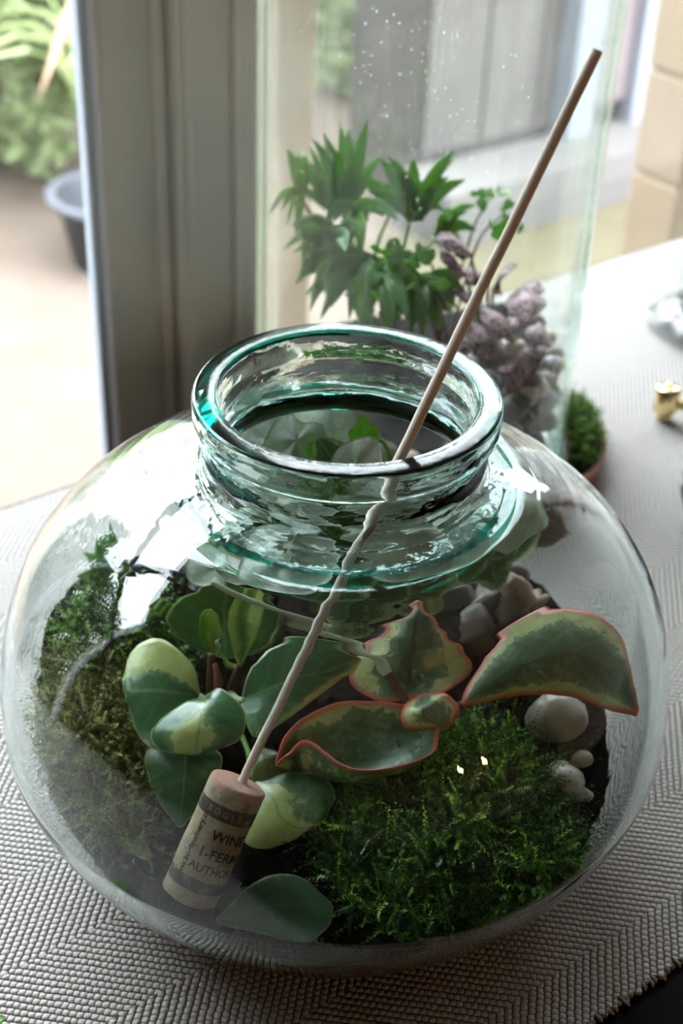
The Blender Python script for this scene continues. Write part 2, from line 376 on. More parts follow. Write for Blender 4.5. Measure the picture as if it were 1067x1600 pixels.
for nm, c in (('bush_a', (0.21, 0.30, 0.14)), ('bush_b', (0.32, 0.39, 0.20)), ('bush_c', (0.12, 0.18, 0.10)), ('hedge', (0.07, 0.11, 0.05)), ('blade', (0.32, 0.38, 0.17)), ('bark', (0.2, 0.15, 0.11)), ('petal', (0.42, 0.26, 0.18))):
    m, nt, out = newmat('garden_'+nm); q = NT(nt)
    colr = q.ramp(q.noise(5.0), [(0.3, tuple(x*0.6 for x in c)), (0.7, tuple(x*1.25 for x in c))])
    b = q.n('ShaderNodeBsdfPrincipled', Base_Color=colr, Roughness=0.6); t = q.n('ShaderNodeBsdfTranslucent', Color=colr)
    mx = q.n('ShaderNodeMixShader', _0=0.3, _1=b.outputs[0], _2=t.outputs[0]); nt.links.new(mx.outputs[0], out.inputs[0]); M[nm] = m
def lamp_mat():
    m, nt, out = newmat('warm_bulb'); q = NT(nt); e = q.n('ShaderNodeEmission', Color=(1.0, 0.5, 0.2), Strength=60.0); nt.links.new(e.outputs[0], out.inputs[0]); return m
M['bulb'] = lamp_mat()

def cloth_mat():
    m, nt, out = newmat('herringbone_weave'); q = NT(nt)
    sx = q.n('ShaderNodeSeparateXYZ', _0=q.obj())
    ox, oy = sx.outputs[0], sx.outputs[1]
    wz = q.m('MULTIPLY', q.m('SUBTRACT', q.noise(190.0, 3.0, 0.6), 0.5), 0.0022)
    a = q.m('ADD', q.m('ADD', q.m('MULTIPLY', ox, AE[0]), q.m('MULTIPLY', oy, AE[1])), wz)
    b = q.m('ADD', q.m('MULTIPLY', ox, AN[0]), q.m('MULTIPLY', oy, AN[1]))
    bw = 0.046
    k = q.m('FLOOR', q.m('DIVIDE', b, bw))
    s = q.m('SUBTRACT', q.m('MULTIPLY', q.m('PINGPONG', k, 1.0), 2.0), 1.0)
    sb = q.m('MULTIPLY', s, b)
    q1 = q.m('MULTIPLY', q.m('ADD', a, sb), 0.7071); q2 = q.m('MULTIPLY', q.m('SUBTRACT', a, sb), 0.7071)
    p = 0.0033; p2 = 0.0031
    i1 = q.m('FLOOR', q.m('DIVIDE', q1, p))
    r1 = q.m('ABSOLUTE', q.m('SINE', q.m('MULTIPLY', q1, math.pi/p)))
    r2 = q.m('ABSOLUTE', q.m('SINE', q.m('ADD', q.m('MULTIPLY', q2, math.pi/p2), q.m('MULTIPLY', i1, math.pi/2))))
    h = q.m('MULTIPLY', q.m('POWER', r1, 0.7), q.m('ADD', 0.25, q.m('MULTIPLY', q.m('POWER', r2, 0.6), 0.75)))
    fz = q.noise(900.0, 3.0, 0.6)
    hh = q.m('ADD', h, q.m('MULTIPLY', fz, 0.18))
    gap = q.sstep(h, 0.15, 0.55)
    colr = q.mix(gap, (0.085, 0.066, 0.042), q.ramp(fz, [(0.3, (0.40, 0.38, 0.355)), (0.7, (0.51, 0.495, 0.475))]))
    bn = q.n('ShaderNodeBump', Strength=1.0, Distance=0.0011, Height=hh)
    bs = q.n('ShaderNodeBsdfPrincipled', Base_Color=colr, Roughness=0.85, Normal=bn.outputs[0])
    bs.inputs['Specular IOR Level'].default_value = 0.2
    nt.links.new(bs.outputs[0], out.inputs[0]); return m
M['cloth'] = cloth_mat()
M['yarn'] = simple('cut_yarn', (0.36, 0.33, 0.29), 0.9, 0, 0.15, 300.0)
def wood_mat():
    m, nt, out = newmat('skewer_wood'); q = NT(nt)
    lv = q.attr('luv').outputs['Vector']
    mp = q.n('ShaderNodeMapping'); q.set(mp.inputs[0], lv); mp.inputs['Scale'].default_value = (700, 700, 25)
    f = q.noise(1.0, 4.0, 0.6, mp.outputs[0])
    colr = q.ramp(f, [(0.3, (0.72, 0.57, 0.45)), (0.5, (0.88, 0.77, 0.64)), (0.75, (0.95, 0.88, 0.77))])
    b = q.n('ShaderNodeBsdfPrincipled', Base_Color=colr, Roughness=0.6); nt.links.new(b.outputs[0], out.inputs[0]); return m
M['wood'] = wood_mat()
def cork_mat():
    m, nt, out = newmat('printed_cork'); q = NT(nt)
    lv = q.attr('luv').outputs['Vector']; sx = q.n('ShaderNodeSeparateXYZ', _0=lv)
    f = q.noise(240.0, 5.0, 0.65); spk = q.noise(520.0, 2.0, 0.5)
    colr = q.ramp(f, [(0.25, (0.24, 0.18, 0.11)), (0.5, (0.42, 0.335, 0.215)), (0.75, (0.51, 0.42, 0.28))])
    colr = q.mix(q.m('MULTIPLY', q.sstep(spk, 0.66, 0.74), 0.8), colr, (0.1, 0.06, 0.035))
    z = q.m('ADD', sx.outputs[2], q.m('MULTIPLY', q.m('SUBTRACT', f, 0.5), 0.0008))
    b1 = q.m('MULTIPLY', q.m('GREATER_THAN', z, 0.0375), q.m('LESS_THAN', z, 0.0435))
    b2 = q.m('MULTIPLY', q.m('GREATER_THAN', z, 0.0065), q.m('LESS_THAN', z, 0.0115))
    band = q.m('MULTIPLY', q.m('ADD', b1, b2), q.sstep(q.noise(160.0, 3.0), 0.25, 0.5))
    colr = q.mix(q.m('MULTIPLY', band, 0.85), colr, (0.028, 0.022, 0.02))
    pink = q.m('MULTIPLY', q.m('GREATER_THAN', sx.outputs[2], 0.0488), q.sstep(q.noise(90.0), 0.3, 0.5))
    colr = q.mix(q.m('MULTIPLY', pink, 0.75), colr, (0.55, 0.27, 0.22))
    bn = q.n('ShaderNodeBump', Strength=1.0, Distance=0.0005, Height=f)
    b = q.n('ShaderNodeBsdfPrincipled', Base_Color=colr, Roughness=0.8, Normal=bn.outputs[0]); nt.links.new(b.outputs[0], out.inputs[0]); return m
M['cork'] = cork_mat()
M['ink'] = simple('faded_ink', (0.075, 0.06, 0.055), 0.8, 0, 0.4, 500.0)
M['ink_pale'] = simple('pale_print', (0.34, 0.27, 0.18), 0.8, 0, 0.2, 300.0)

# ------------------------------------------------------------------ the setting: window wall, room, garden
def SS(px, py=0, b=WB): return float(AE @ PB(px, py, b))
FLZ, CEZ = -0.75, 1.75
def struct(name, geo, mat, parent=None):
    o = mk(name, geo[0], geo[1], mat, parent, smooth=False)
    if parent is None: o['kind'] = 'structure'
    return o
struct('floor', wbox(-2.2, 1.6, -2.4, WB+0.1, FLZ-0.1, FLZ), M['floor'])
struct('ceiling', wbox(-2.2, 1.6, -2.4, WB+0.1, CEZ, CEZ+0.1), M['ceiling'])
struct('wall_front', wbox(-2.2, 1.6, -2.5, -2.4, FLZ, CEZ), M['paint_dark'])
struct('wall_left', wbox(-2.3, -2.2, -2.4, WB+0.1, FLZ, CEZ), M['paint_dark'])
struct('wall_right', wbox(1.6, 1.7, -2.4, WB+0.1, FLZ, CEZ), M['paint_white'])
sA0, sA1 = SS(150, 0), SS(403, 0)             # white pier between the glass door and the window
#                              # tan post on the right
WTOP = 0.86
wall, wf = join([wbox(-2.2, 1.6, WB, WB+0.1, WTOP, CEZ), wbox(-2.2, -0.72, WB, WB+0.1, FLZ, WTOP), wbox(1.55, 1.6, WB, WB+0.1, FLZ, WTOP), wbox(sA1, 1.55, WB, WB+0.1, FLZ, -0.32)])
struct('wall_back', (wall, wf), M['paint_room'])
pier = struct('trim_1', wbox(sA0, sA1, WB, WB+0.03, FLZ, WTOP, 0.002), M['paint'])
for i, (x0, x1, d) in enumerate(((228, 246, 0.006), (254, 268, 0.010), (276, 292, 0.004), (360, 372, 0.003))):
    struct('moulding', wbox(SS(x0), SS(x1), WB-d, WB+0.001, FLZ, WTOP, 0.002), M['paint'], pier)
# glass door on the left
dr = struct('door_1', wbox(SS(139), SS(149), WB-0.003, WB+0.02, FLZ, WTOP, 0.002), M['paint'])
struct('door_stile', wbox(SS(120), SS(136), WB+0.0, WB+0.012, FLZ, WTOP, 0.002), M['paint_frame'], dr)
struct('door_stile', wbox(-0.72, -0.66, WB+0.0, WB+0.02, FLZ, WTOP, 0.003), M['paint_frame'], dr)
struct('top_rail', wbox(-0.66, SS(116), WB+0.0, WB+0.02, WTOP-0.07, WTOP, 0.003), M['paint_frame'], dr)
struct('bottom_rail', wbox(-0.66, SS(116), WB+0.0, WB+0.02, FLZ, FLZ+0.1, 0.003), M['paint_frame'], dr)
struct('glazing_bar', wbox(-0.66, SS(116), WB+0.0, WB+0.02, 0.50, 0.535, 0.003), M['paint_frame'], dr)
struct('glazing_bar', wbox(-0.30, -0.27, WB+0.0, WB+0.02, FLZ+0.1, WTOP-0.07, 0.003), M['paint_frame'], dr)
struct('pane', wbox(-0.67, SS(124), WB+0.004, WB+0.009, FLZ+0.08, WTOP-0.05), M['pane'], dr)
# window behind the tall jar
w2 = struct('window_1', wbox(sA1, 1.55, WB+0.0, WB+0.03, WTOP-0.06, WTOP, 0.003), M['paint'])
struct('window_sill', wbox(sA1, 1.55, WB-0.02, WB+0.03, -0.32, -0.28, 0.003), M['paint'], w2)
struct('pane', wbox(sA1, 1.55, WB+0.012, WB+0.017, -0.29, WTOP-0.05), M['pane'], w2)
# outside
GZ = -0.82
struct('ground', wbox(-14, 20, -14, 26, GZ-0.1, GZ), M['patio'])
lw = mk('lawn', *wbox(1.5, 8, 1.45, 2.0, GZ, GZ+0.012), M['lawn'], smooth=False); lw['kind'] = 'structure'
def leaf_cloud(c, rad, n, size, seed, flat=0.8):
    r = np.random.default_rng(seed)
    d = r.normal(size=(n, 3)); d /= np.linalg.norm(d, axis=1)[:, None]
    rr = r.uniform(0.45, 1.0, n)**0.5
    lump = 1+0.22*np.sin(d[:, 0]*5+seed)*np.cos(d[:, 1]*4+d[:, 2]*5)
    p = np.asarray(c)+d*(rr*lump)[:, None]*np.asarray(rad)
    a = r.normal(size=(n, 3)); a /= np.linalg.norm(a, axis=1)[:, None]
    nn = r.normal(size=(n, 3))+d*0.8+np.array([0, 0, 0.7]); bvec = np.cross(a, nn); bvec /= np.linalg.norm(bvec, axis=1)[:, None]
    cvec = np.cross(a, bvec)
    L = size*r.uniform(0.6, 1.4, n)[:, None]
    V = np.stack([p-a*L, p+bvec*L*0.42+cvec*L*0.1, p+a*L, p-bvec*L*0.42+cvec*L*0.1], 1).reshape(-1, 3)
    return V, np.arange(n*4).reshape(n, 4)
def shrub(a, b, rad, mat, label, seed, n=2600, size=0.045, zc=0.0):
    c = AB(a, b, GZ+rad[2]*0.95+zc)
    t = thing('garden_shrub', label, 'shrub', AB(a, b, GZ), 'shrubs in the garden outside')
    V, Fc = leaf_cloud(c, rad, n, size, seed); mk('foliage', V, Fc, M[mat], t, smooth=False, kind='stuff')
    parts = []
    for k in range(5):
        e = c+np.array([math.cos(k*1.3)*rad[0]*0.6, math.sin(k*1.3)*rad[1]*0.6, rad[2]*0.3])
        parts.append(tube([AB(a, b, GZ)+np.array([math.cos(k*1.3)*0.03, math.sin(k*1.3)*0.03, 0]), (AB(a, b, GZ)+e)/2+np.array([0, 0, 0.1]), e], [0.02, 0.008], 6, 6))
    mk('stem', *join(parts), M['bark'], t)
# garden seen through the door: direction of the left strip of the picture
def out(px, py, z=GZ):
    p = PZ(px, py, z); return float(AE@p), float(AN@p)
shrub_spec = [
    (1.08, 2.98, (0.46, 0.38, 0.50), 'bush_b', 'light green leafy shrub low beside the sunny patio'),
    (1.78, 3.72, (0.46, 0.42, 0.8), 'bush_a', 'mid green shrub standing behind the black tub'),
    (0.55, 4.25, (0.62, 0.6, 1.3), 'bush_c', 'blue green bushy shrub further along the patio'),
    (1.95, 5.25, (0.72, 0.7, 1.5), 'bush_b', 'tall yellow green shrub rising at the back of the garden'),
    (-0.75, 6.0, (0.7, 0.7, 1.5), 'bush_a', 'tall mid green shrub at the far end of the garden'),
    (2.45, 3.0, (0.42, 0.36, 0.7), 'bush_b', 'yellow green shrub seen through the left side of tall jar')]
for i, (a, b, rad, mat, lab) in enumerate(shrub_spec):
    shrub(a, b, rad, mat, lab, 11+i, n=6000 if i < 6 else 8000, size=0.03 if i < 6 else 0.055)
hd = thing('hedge', 'unseen row of tall dark green bushes added to darken the bowl reflection', 'hedge', AB(-1.9, 2.5, GZ))  # added out of view to block sky from the bowl's left reflection
hv, hs = [], []
for k, (a, b) in enumerate(((-0.75, 3.35), (-1.2, 3.15), (-1.62, 2.85), (-2.02, 2.6), (-2.40, 2.25), (-2.75, 1.9), (-3.05, 1.50))):
    hv.append(leaf_cloud(AB(a, b, GZ+1.43), (0.5, 0.46, 1.5), 5200, 0.055, 40+k)[0]); hs.append(tube([AB(a, b, GZ), AB(a, b, GZ+1.0), AB(a+0.05, b, GZ+2.0)], [0.035, 0.012], 6, 6))
hv = np.concatenate(hv); mk('foliage', hv, np.arange(len(hv)).reshape(-1, 4), M['hedge'], hd, smooth=False, kind='stuff')
mk('stem', *join(hs), M['bark'], hd)
# black tub with arching blades
a, b = out(186, 405)
tp = AB(a, b, GZ)
t = thing('garden_tub', 'black plastic planting tub with pale rim at the patio edge', 'tub', tp)
mk('tub_wall', *lathe([(0.10, 0), (0.13, 0.15), (0.142, 0.15), (0.12, 0.145), (0.115, 0.12), (0.0, 0.12)], tp, 40), M['tub'], t)
mk('rim', *lathe([(0.132, 0.145), (0.15, 0.147), (0.152, 0.162), (0.132, 0.163)], tp, 40, closed=True), M['tub_rim'], t)
t = thing('grassy_plant', 'arching yellow green strap leaved plant growing behind the black tub', 'plant', tp+np.array([0.0, 0.26, 0]))
for k in range(26):
    an = k*2.4; L = 0.26+0.2*random.random(); d = np.array([math.cos(an), math.sin(an), 0])
    b0 = tp+np.array([0.0, 0.26, 0.0])+d*0.03; P = smooth_path([b0, b0+d*L*0.4+UZ*(0.35+0.2*random.random()), b0+d*L*1.1+UZ*(0.3+0.2*random.random())], 9)
    sd = np.cross(d, UZ); w = 0.02*np.sin(np.linspace(0.35, math.pi, 9))[:, None]
    V = np.concatenate([P-sd*w, P+UZ*-0.004, P+sd*w]); Fc = [(j, j+1, 9+j+1, 9+j) for j in range(8)]+[(9+j, 10+j, 19+j, 18+j) for j in range(8)]
    mk('leaf', V, Fc, M['blade'] if k % 7 else M['petal'], t)
# grey outbuilding behind the window on the right
sa, sb = 2.2, 2.04
shed = thing('outbuilding', 'grey boarded outbuilding with a mauve door seen through the window', 'building', AB(sa, sb, GZ))
a0 = 1.82; a1 = a0+4.0
mk('wall', *wbox(a0, a1, sb+0.05, sb+0.32, GZ, 1.35), M['shed'], shed, smooth=False)
mk('roof', *wbox(a0-0.03, a1+0.1, sb-0.1, sb+0.36, 1.35, 1.43), M['shed_trim'], shed, smooth=False)
nb = 22
for k in range(nb):
    x = a0+(a1-a0)*k/nb
    mk('board', *wbox(x+0.004, x+(a1-a0)/nb-0.004, sb+0.03, sb+0.052+0.004*(k % 2), GZ+0.16, 1.35), M['shed'], shed, smooth=False)
d0, d1 = SS(925, 100, sb), SS(985, 100, sb)
mk('door', *wbox(d0, d1, sb, sb+0.05, GZ+0.2, 1.1), M['shed_door'], shed, smooth=False)
for x0, x1 in ((d0-0.09, d0), (d1, d1+0.07)):
    mk('door_frame', *wbox(x0, x1, sb-0.03, sb+0.05, GZ+0.1, 1.15), M['shed_trim'], shed, smooth=False)
mk('step', *wbox(d0-0.6, d1+0.4, sb-0.18, sb+0.02, GZ, GZ+0.14), M['stone_step'], shed, smooth=False)
# tan fence post outside by the jar's left edge
fa = SS(434, 200, 1.1)
fp = thing('fence_post', 'tan timber post outside the window behind the tall jar', 'post', AB(fa, 1.1, GZ))
mk('shaft', *wbox(fa-0.03, fa+0.03, 1.06, 1.12, GZ, 1.0, 0.004), M['tan_light'], fp, smooth=False)
mk('cap', *wbox(fa-0.04, fa+0.04, 1.05, 1.13, 1.0, 1.03, 0.006), M['tan_wood'], fp, smooth=False)

# tan stone gate pier outside at the right edge, built of blocks
gb = 0.85; ga = SS(1047, 370, gb); gd = 0.02
while SS(973, 370, gb+gd) < ga and gd < 0.6: gd += 0.004
gp = thing('gate_pier', 'tan stone block pier outside the window beside the footed jar', 'pier', AB(ga+0.12, gb, GZ))
mk('core', *wbox(ga+0.004, ga+0.246, gb+0.004, gb+gd-0.004, GZ, 1.25), M['tan_light'], gp, smooth=False)
for k in range(14):
    z0 = GZ+0.15*k; q_ = 0.002*(k % 3)
    mk('block', *wbox(ga-q_*0.5, ga+0.25, gb-q_, gb+gd, z0+0.002, z0+0.148, 0.005), M['tan_wood'] if k % 2 else M['tan_stoneb'], gp, smooth=False)
mk('cap_stone', *wbox(ga-0.03, ga+0.28, gb-0.03, gb+gd+0.03, GZ+2.1, GZ+2.16, 0.008), M['tan_light'], gp, smooth=False)

# wall lamp behind the camera, mirrored as two small glints in the bowl
lp = np.array([1.15, -1.2, 0.52])
lb = AN@lp
t = thing('candle_lamp', 'brass lamp with two warm candle bulbs mirrored in the glass bowl', 'lamp', np.array([lp[0], lp[1], FLZ]))
mk('pole', *tube([(lp[0], lp[1], FLZ+0.02), (lp[0], lp[1], lp[2]-0.1)], 0.012, 12), M['brass'], t)
mk('base', *lathe([(0.14, 0), (0.14, 0.012), (0.03, 0.03), (0.013, 0.05)], (lp[0], lp[1], FLZ), 32), M['brass'], t)
for k in (-1, 1):
    q_ = lp+np.array([0.09*k, 0.07*k, 0])
    mk('arm', *tube([lp-UZ*0.1, (lp+q_)/2-UZ*0.13, q_-UZ*0.05], 0.007, 8, 10), M['brass'], t)
    mk('bulb', *lathe([(0.004, -0.05), (0.012, -0.03), (0.014, 0), (0.008, 0.025), (0.0, 0.04)], q_, 16), M['bulb'], t)

# ------------------------------------------------------------------ table and cloth
def extr(poly, z0, z1):
    n = len(poly); V = [AB(a, b, z0) for a, b in poly]+[AB(a, b, z1) for a, b in poly]
    return np.array(V), [tuple(range(n-1, -1, -1)), tuple(range(n, 2*n))]+[(i, (i+1) % n, n+(i+1) % n, n+i) for i in range(n)]
back = [(1.4, 0.392), (0.46, 0.392), (0.36, 0.375), (0.2, 0.328), (-0.9, 0.326)]
tb = thing('side_table', 'black lacquered table under the woven cloth', 'table', AB(0.2, -0.2, FLZ))
mk('tabletop', *extr([(-0.9, -0.62), (1.4, -0.62)]+[(a, b+0.005) for a, b in back], -0.036, -0.0026), M['black'], tb, smooth=False)
for a_, b_ in ((-0.8, -0.55), (1.3, -0.55), (-0.8, 0.26), (1.3, 0.3)):
    mk('leg', *wbox(a_-0.03, a_+0.03, b_-0.03, b_+0.03, FLZ, -0.037), M['black'], tb, smooth=False)
FE = -0.164
fr_pts = [(x, FE+0.0016*math.sin(x*900)+0.0012*math.sin(x*377)) for x in np.arange(-0.88, 1.38, 0.0035)]
cl = mk('woven_cloth', *extr(fr_pts+[(min(max(a, -0.88), 1.38), b) for a, b in back], -0.0022, 0.0), M['cloth'], smooth=False, loc=(0, 0, -0.0022))
tag(cl, 'off white herringbone woven cloth spread over the black table', 'cloth')
parts = []
for x in np.arange(0.0, 0.30, 0.0029):
    a_ = x+random.uniform(-.0006, .0006); L = random.uniform(0.001, 0.0042); dx = random.uniform(-.0015, .0015)
    parts.append(tube([AB(a_, FE+0.002, -0.001), AB(a_+dx*0.5, FE-L*0.6, -0.0008), AB(a_+dx, FE-L, -0.0016)], [0.0009, 0.0010, 0.0004], 6))
mk('frayed_edge', *join(parts), M['yarn'], cl, kind='stuff')

# ------------------------------------------------------------------ the glass bowl
ZB, HU, NU, HL, NL, RB = 0.0813, 0.1243, 2.4647, 0.1328, 1.5025, 0.15
def r_out(z):
    z = np.asarray(z, float)
    up = RB*np.clip(1-np.clip((z-ZB)/HU, 0, 1)**NU, 0, 1)**(1/NU)
    lo = RB*np.clip(1-np.clip((ZB-z)/HL, 0, 1)**NL, 0, 1)**(1/NL)
    return np.where(z > ZB, up, lo)
TH = 0.0036
def prof_out():
    P = []
    for z in np.linspace(0.004, ZB, 22): P.append((float(r_out(z)), z))
    tt = np.linspace(0, 1, 30)[1:]
    for q_ in tt:
        zz = ZB+HU*math.sin(q_*math.pi/2)**(2/NU); rr = RB*max(math.cos(q_*math.pi/2), 0)**(2/NU)
        if rr < 0.076: break
        P.append((rr, zz))
    return P
PO = prof_out()
zs = PO[-1][1]
_p1 = PO[-1]; _p0 = PO[-3]; _tx, _tz = _p1[0]-_p0[0], _p1[1]-_p0[1]; _l = math.hypot(_tx, _tz)
b0, b1, b2, b3 = np.array(_p1), np.array(_p1)+np.array([_tx, _tz])/_l*0.008, np.array([0.0586, 0.1990]), np.array([0.0584, 0.2070])
fil = [tuple((1-t)**3*b0+3*(1-t)**2*t*b1+3*(1-t)*t*t*b2+t**3*b3) for t in np.linspace(0, 1, 13)[1:]]
ZR = 0.2353
outer = [(0.0, 0.0014), (0.06, 0.0012), (0.088, 0.0), (0.094, 0.0006), (0.0975, 0.0022)]+PO+fil+[
    (0.0586, 0.2095), (0.0589, 0.2115), (0.0584, 0.2132), (0.0590, 0.2152), (0.0584, 0.2168), (0.0590, 0.2185), (0.0585, 0.2200), (0.0594, 0.2215),
    (0.0615, 0.2230), (0.0625, 0.2248), (0.0628, 0.2275), (0.0628, 0.2318)]
outer += [(0.0627, ZR-0.0014), (0.0624, ZR-0.0006), (0.0618, ZR-0.0001), (0.0610, ZR), (0.0575, ZR+0.0001), (0.0537, ZR), (0.0529, ZR-0.0004), (0.0523, ZR-0.0014)]
inner = [(0.0520, ZR-0.005), (0.0520, ZR-0.010), (0.0516, ZR-0.014), (0.0518, ZR-0.017), (0.0512, ZR-0.021), (0.0505, ZR-0.0245), (0.0497, ZR-0.0275), (0.0493, ZR-0.0300), (0.0496, ZR-0.0325), (0.0507, ZR-0.0352), (0.0530, ZR-0.0385), (0.0570, ZR-0.0415)]
# inner body: offset of the outer profile
pb = np.array(PO); tn = np.gradient(pb, axis=0); nn = np.stack([tn[:, 1], -tn[:, 0]], -1); nn /= np.linalg.norm(nn, axis=1)[:, None]
ib = (pb-nn*TH)[::-1]
ib = [tuple(p) for p in ib if p[0] > 0.062 and p[1] > 0.0105]
innerb = inner+ib+[(0.092, 0.0092), (0.07, 0.0082), (0.0, 0.008)]
IBz = np.array([p[1] for p in ib][::-1]); IBr = np.array([p[0] for p in ib][::-1])
def r_in(z): return np.interp(z, IBz, IBr)
N_V = 144
NO = len(outer)
def wobv(r, z, t):
    # tooling ripples on the shoulder below the neck and slight unevenness of a hand-made bowl
    k = 1+0.0035*np.sin(2*t+0.4)*(r > 0.1)+0.002*np.sin(3*t+1.7)
    front = np.exp(-((np.mod(t+math.pi/2+0.1+math.pi, 2*math.pi)-math.pi)/0.75)**2)
    sh = np.exp(-((r-0.086)/0.014)**2)*(z > 0.17)
    isout = (np.arange(r.shape[0]) < NO)[:, None]
    z = z+isout*sh*front*0.00012*np.sin((r-0.07)*900+2.0*np.sin(2*t))
    return r*k, z
prof = outer+innerb
# resample the shoulder more finely for the ripples
pr = [prof[0]]
for p0, p1 in zip(prof[:-1], prof[1:]):
    d = math.hypot(p1[0]-p0[0], p1[1]-p0[1]); m_ = 3 if (p0[1] > 0.175 and p1[1] > 0.175 and d > 0.004) else 1
    for k in range(1, m_+1): pr.append((p0[0]+(p1[0]-p0[0])*k/m_, p0[1]+(p1[1]-p0[1])*k/m_))
NO = next(i for i, p in enumerate(pr) if p == outer[-1])+1
V, Fc = lathe(pr, (0, 0, 0), N_V, wob=wobv)
# smooth normals outward: profile runs base -> rim -> inside, so faces already face out of the glass
zc = np.array([V[list(f), 2].mean() for f in Fc]); rc = np.array([np.hypot(V[list(f), 0].mean(), V[list(f), 1].mean()) if len(f) > 4 else np.hypot(V[f[0], 0], V[f[0], 1]) for f in Fc])
neckf = (zc > zs-0.001) & (rc < 0.074)
vase = mk('glass_bowl', V, Fc, None, loc=(0, 0, 0), mats=[M['vase'], M['neck'], M['rim']], midx=neckf.astype(int)+(zc > ZR-0.0009))
tag(vase, 'squat round blue green recycled glass bowl with thick rimmed neck', 'bowl')
# seed bubbles in the wall
def wall_hit(px, py, ins=0.0):
    d = ray(px, py); d = d/np.linalg.norm(d)
    for s in np.arange(0.25, 0.9, 0.0004):
        P = CAM+d*s
        if 0 < P[2] < zs and math.hypot(P[0], P[1]) < float(r_out(P[2]))-ins:
            dz = 0.001; sl = (float(r_out(P[2]+dz))-float(r_out(P[2]-dz)))/(2*dz); rr = math.hypot(P[0], P[1])
            n_ = np.array([P[0], P[1], -sl*rr]); n_ /= np.linalg.norm(n_); return P, n_
    return None, None
for px, py, sx_, sy_, rot in ((80, 1043, 0.0032, 0.0068, -0.35), (37, 1106, 0.0022, 0.0046, -0.1), (90, 1268, 0.0030, 0.0022, 0.4), (235, 1360, 0.0052, 0.0036, 0.2), (654, 1059, 0.0016, 0.0030, 0.3), (848, 1060, 0.0014, 0.0035, 0.4)):
    P, n_ = wall_hit(px, py, 0.0002)
    if P is None: continue
    ax = np.cross(UZ, n_); ax /= np.linalg.norm(ax); ay = np.cross(n_, ax)
    c_, s_ = math.cos(rot), math.sin(rot); ax, ay = ax*c_+ay*s_, -ax*s_+ay*c_
    tt = np.linspace(0, 2*np.pi, 33)[:-1]
    ring = [P+n_*0.0002+ax*sx_*math.cos(q_)+ay*sy_*math.sin(q_) for q_ in tt]
    ring = np.array(ring+[ring[0], ring[1]])
    mk('seed_bubble', *tube(ring, 0.00035, 6), M['jar2'], vase)

def inside(P, m=0.0025):
    P = np.array(P, float); r = np.hypot(P[..., 0], P[..., 1]); lim = r_in(P[..., 2])-m
    k = np.where(r > lim, lim/np.maximum(r, 1e-9), 1.0); P[..., 0] *= k; P[..., 1] *= k; return P

# ------------------------------------------------------------------ soil
def soil_z(x, y):
    r = np.hypot(x, y)
    z = 0.046+0.075*np.clip(y, -0.1, 0.2)*0.9+0.034*np.exp(-((x+0.125)**2+(y-0.055)**2)/0.0050)
    z = z+0.026*np.exp(-((x-0.075)**2+(y-0.075)**2)/0.0032)
    z = z+0.0028*np.sin(x*61+1)*np.sin(y*53+2)+0.0012*np.sin(x*170)*np.sin(y*190+1)
    return z
ns, nr = 120, 40
tt = np.linspace(0, 2*np.pi, ns, endpoint=False)
V = [(0, 0, float(soil_z(0, 0)))]
for i in range(1, nr+1):
    f = i/nr
    for q_ in tt:
        rr = 0.13
        for _ in range(6): rr = float(r_in(soil_z(rr*math.cos(q_), rr*math.sin(q_))))+0.0005
        x, y = rr*f*math.cos(q_), rr*f*math.sin(q_); z = float(soil_z(x, y))
        z += 0.0016*mnoise.noise(Vector((x*160, y*160, 3)))+0.001*mnoise.noise(Vector((x*420, y*420, 1)))
        V.append((x, y, z))
Fc = [(0, 1+k, 1+(k+1) % ns) for k in range(ns)]
for i in range(nr-1):
    for k in range(ns): Fc.append((1+i*ns+k, 1+(i+1)*ns+k, 1+(i+1)*ns+(k+1) % ns, 1+i*ns+(k+1) % ns))
base_i = 1+(nr-1)*ns; prev = base_i
for j in range(1, 9):
    s0 = len(V)
    for k in range(ns):
        x, y, z0 = V[base_i+k]; z = z0+(0.0115-z0)*j/8; rr = float(r_in(z))+0.0005; q_ = tt[k]; V.append((rr*math.cos(q_), rr*math.sin(q_), z))
    for k in range(ns): Fc.append((prev+k, s0+k, s0+(k+1) % ns, prev+(k+1) % ns))
    prev = s0
Fc.append(tuple(prev+k for k in range(ns-1, -1, -1)))
soil = mk('potting_soil', V, Fc, M['soil'], loc=(0, 0, 0.0115))
tag(soil, 'dark potting soil filling the bottom of the glass bowl', 'soil', kind='stuff')
def grains(n, size, seed, reg):
    r = np.random.default_rng(seed); parts = []
    tet = np.array([(1, 0, 0), (-0.4, 0.9, 0), (-0.5, -0.8, 0.1), (0.1, 0, 0.9), (0, 0.1, -0.8)]); tf = [(0, 1, 3), (1, 2, 3), (2, 0, 3), (1, 0, 4), (2, 1, 4), (0, 2, 4)]
    for _ in range(n):
        a_, rr = r.uniform(0, 2*np.pi), math.sqrt(r.uniform(0, 1))*0.132
        x, y = rr*math.cos(a_), rr*math.sin(a_)
        if reg and not reg(x, y): continue
        z = float(soil_z(x, y))
        if rr > r_in(z)-0.004: continue
        s = size*r.uniform(0.4, 1.5); v = tet*s*r.uniform(0.6, 1.2, 3); an = r.uniform(0, 6.28); c_, s_ = math.cos(an), math.sin(an)
        v = v@np.array([[c_, s_, 0], [-s_, c_, 0], [0, 0, 1]])
        parts.append((v+np.array([x, y, z+s*0.3]), tf))
    return join(parts)
mk('soil_crumb', *grains(2600, 0.0021, 3, None), M['soil'], soil, smooth=False, kind='stuff')
mk('grit', *grains(520, 0.0014, 4, lambda x, y: x > 0.05 or y > 0.03), M['soil_light'], soil, smooth=False, kind='stuff')

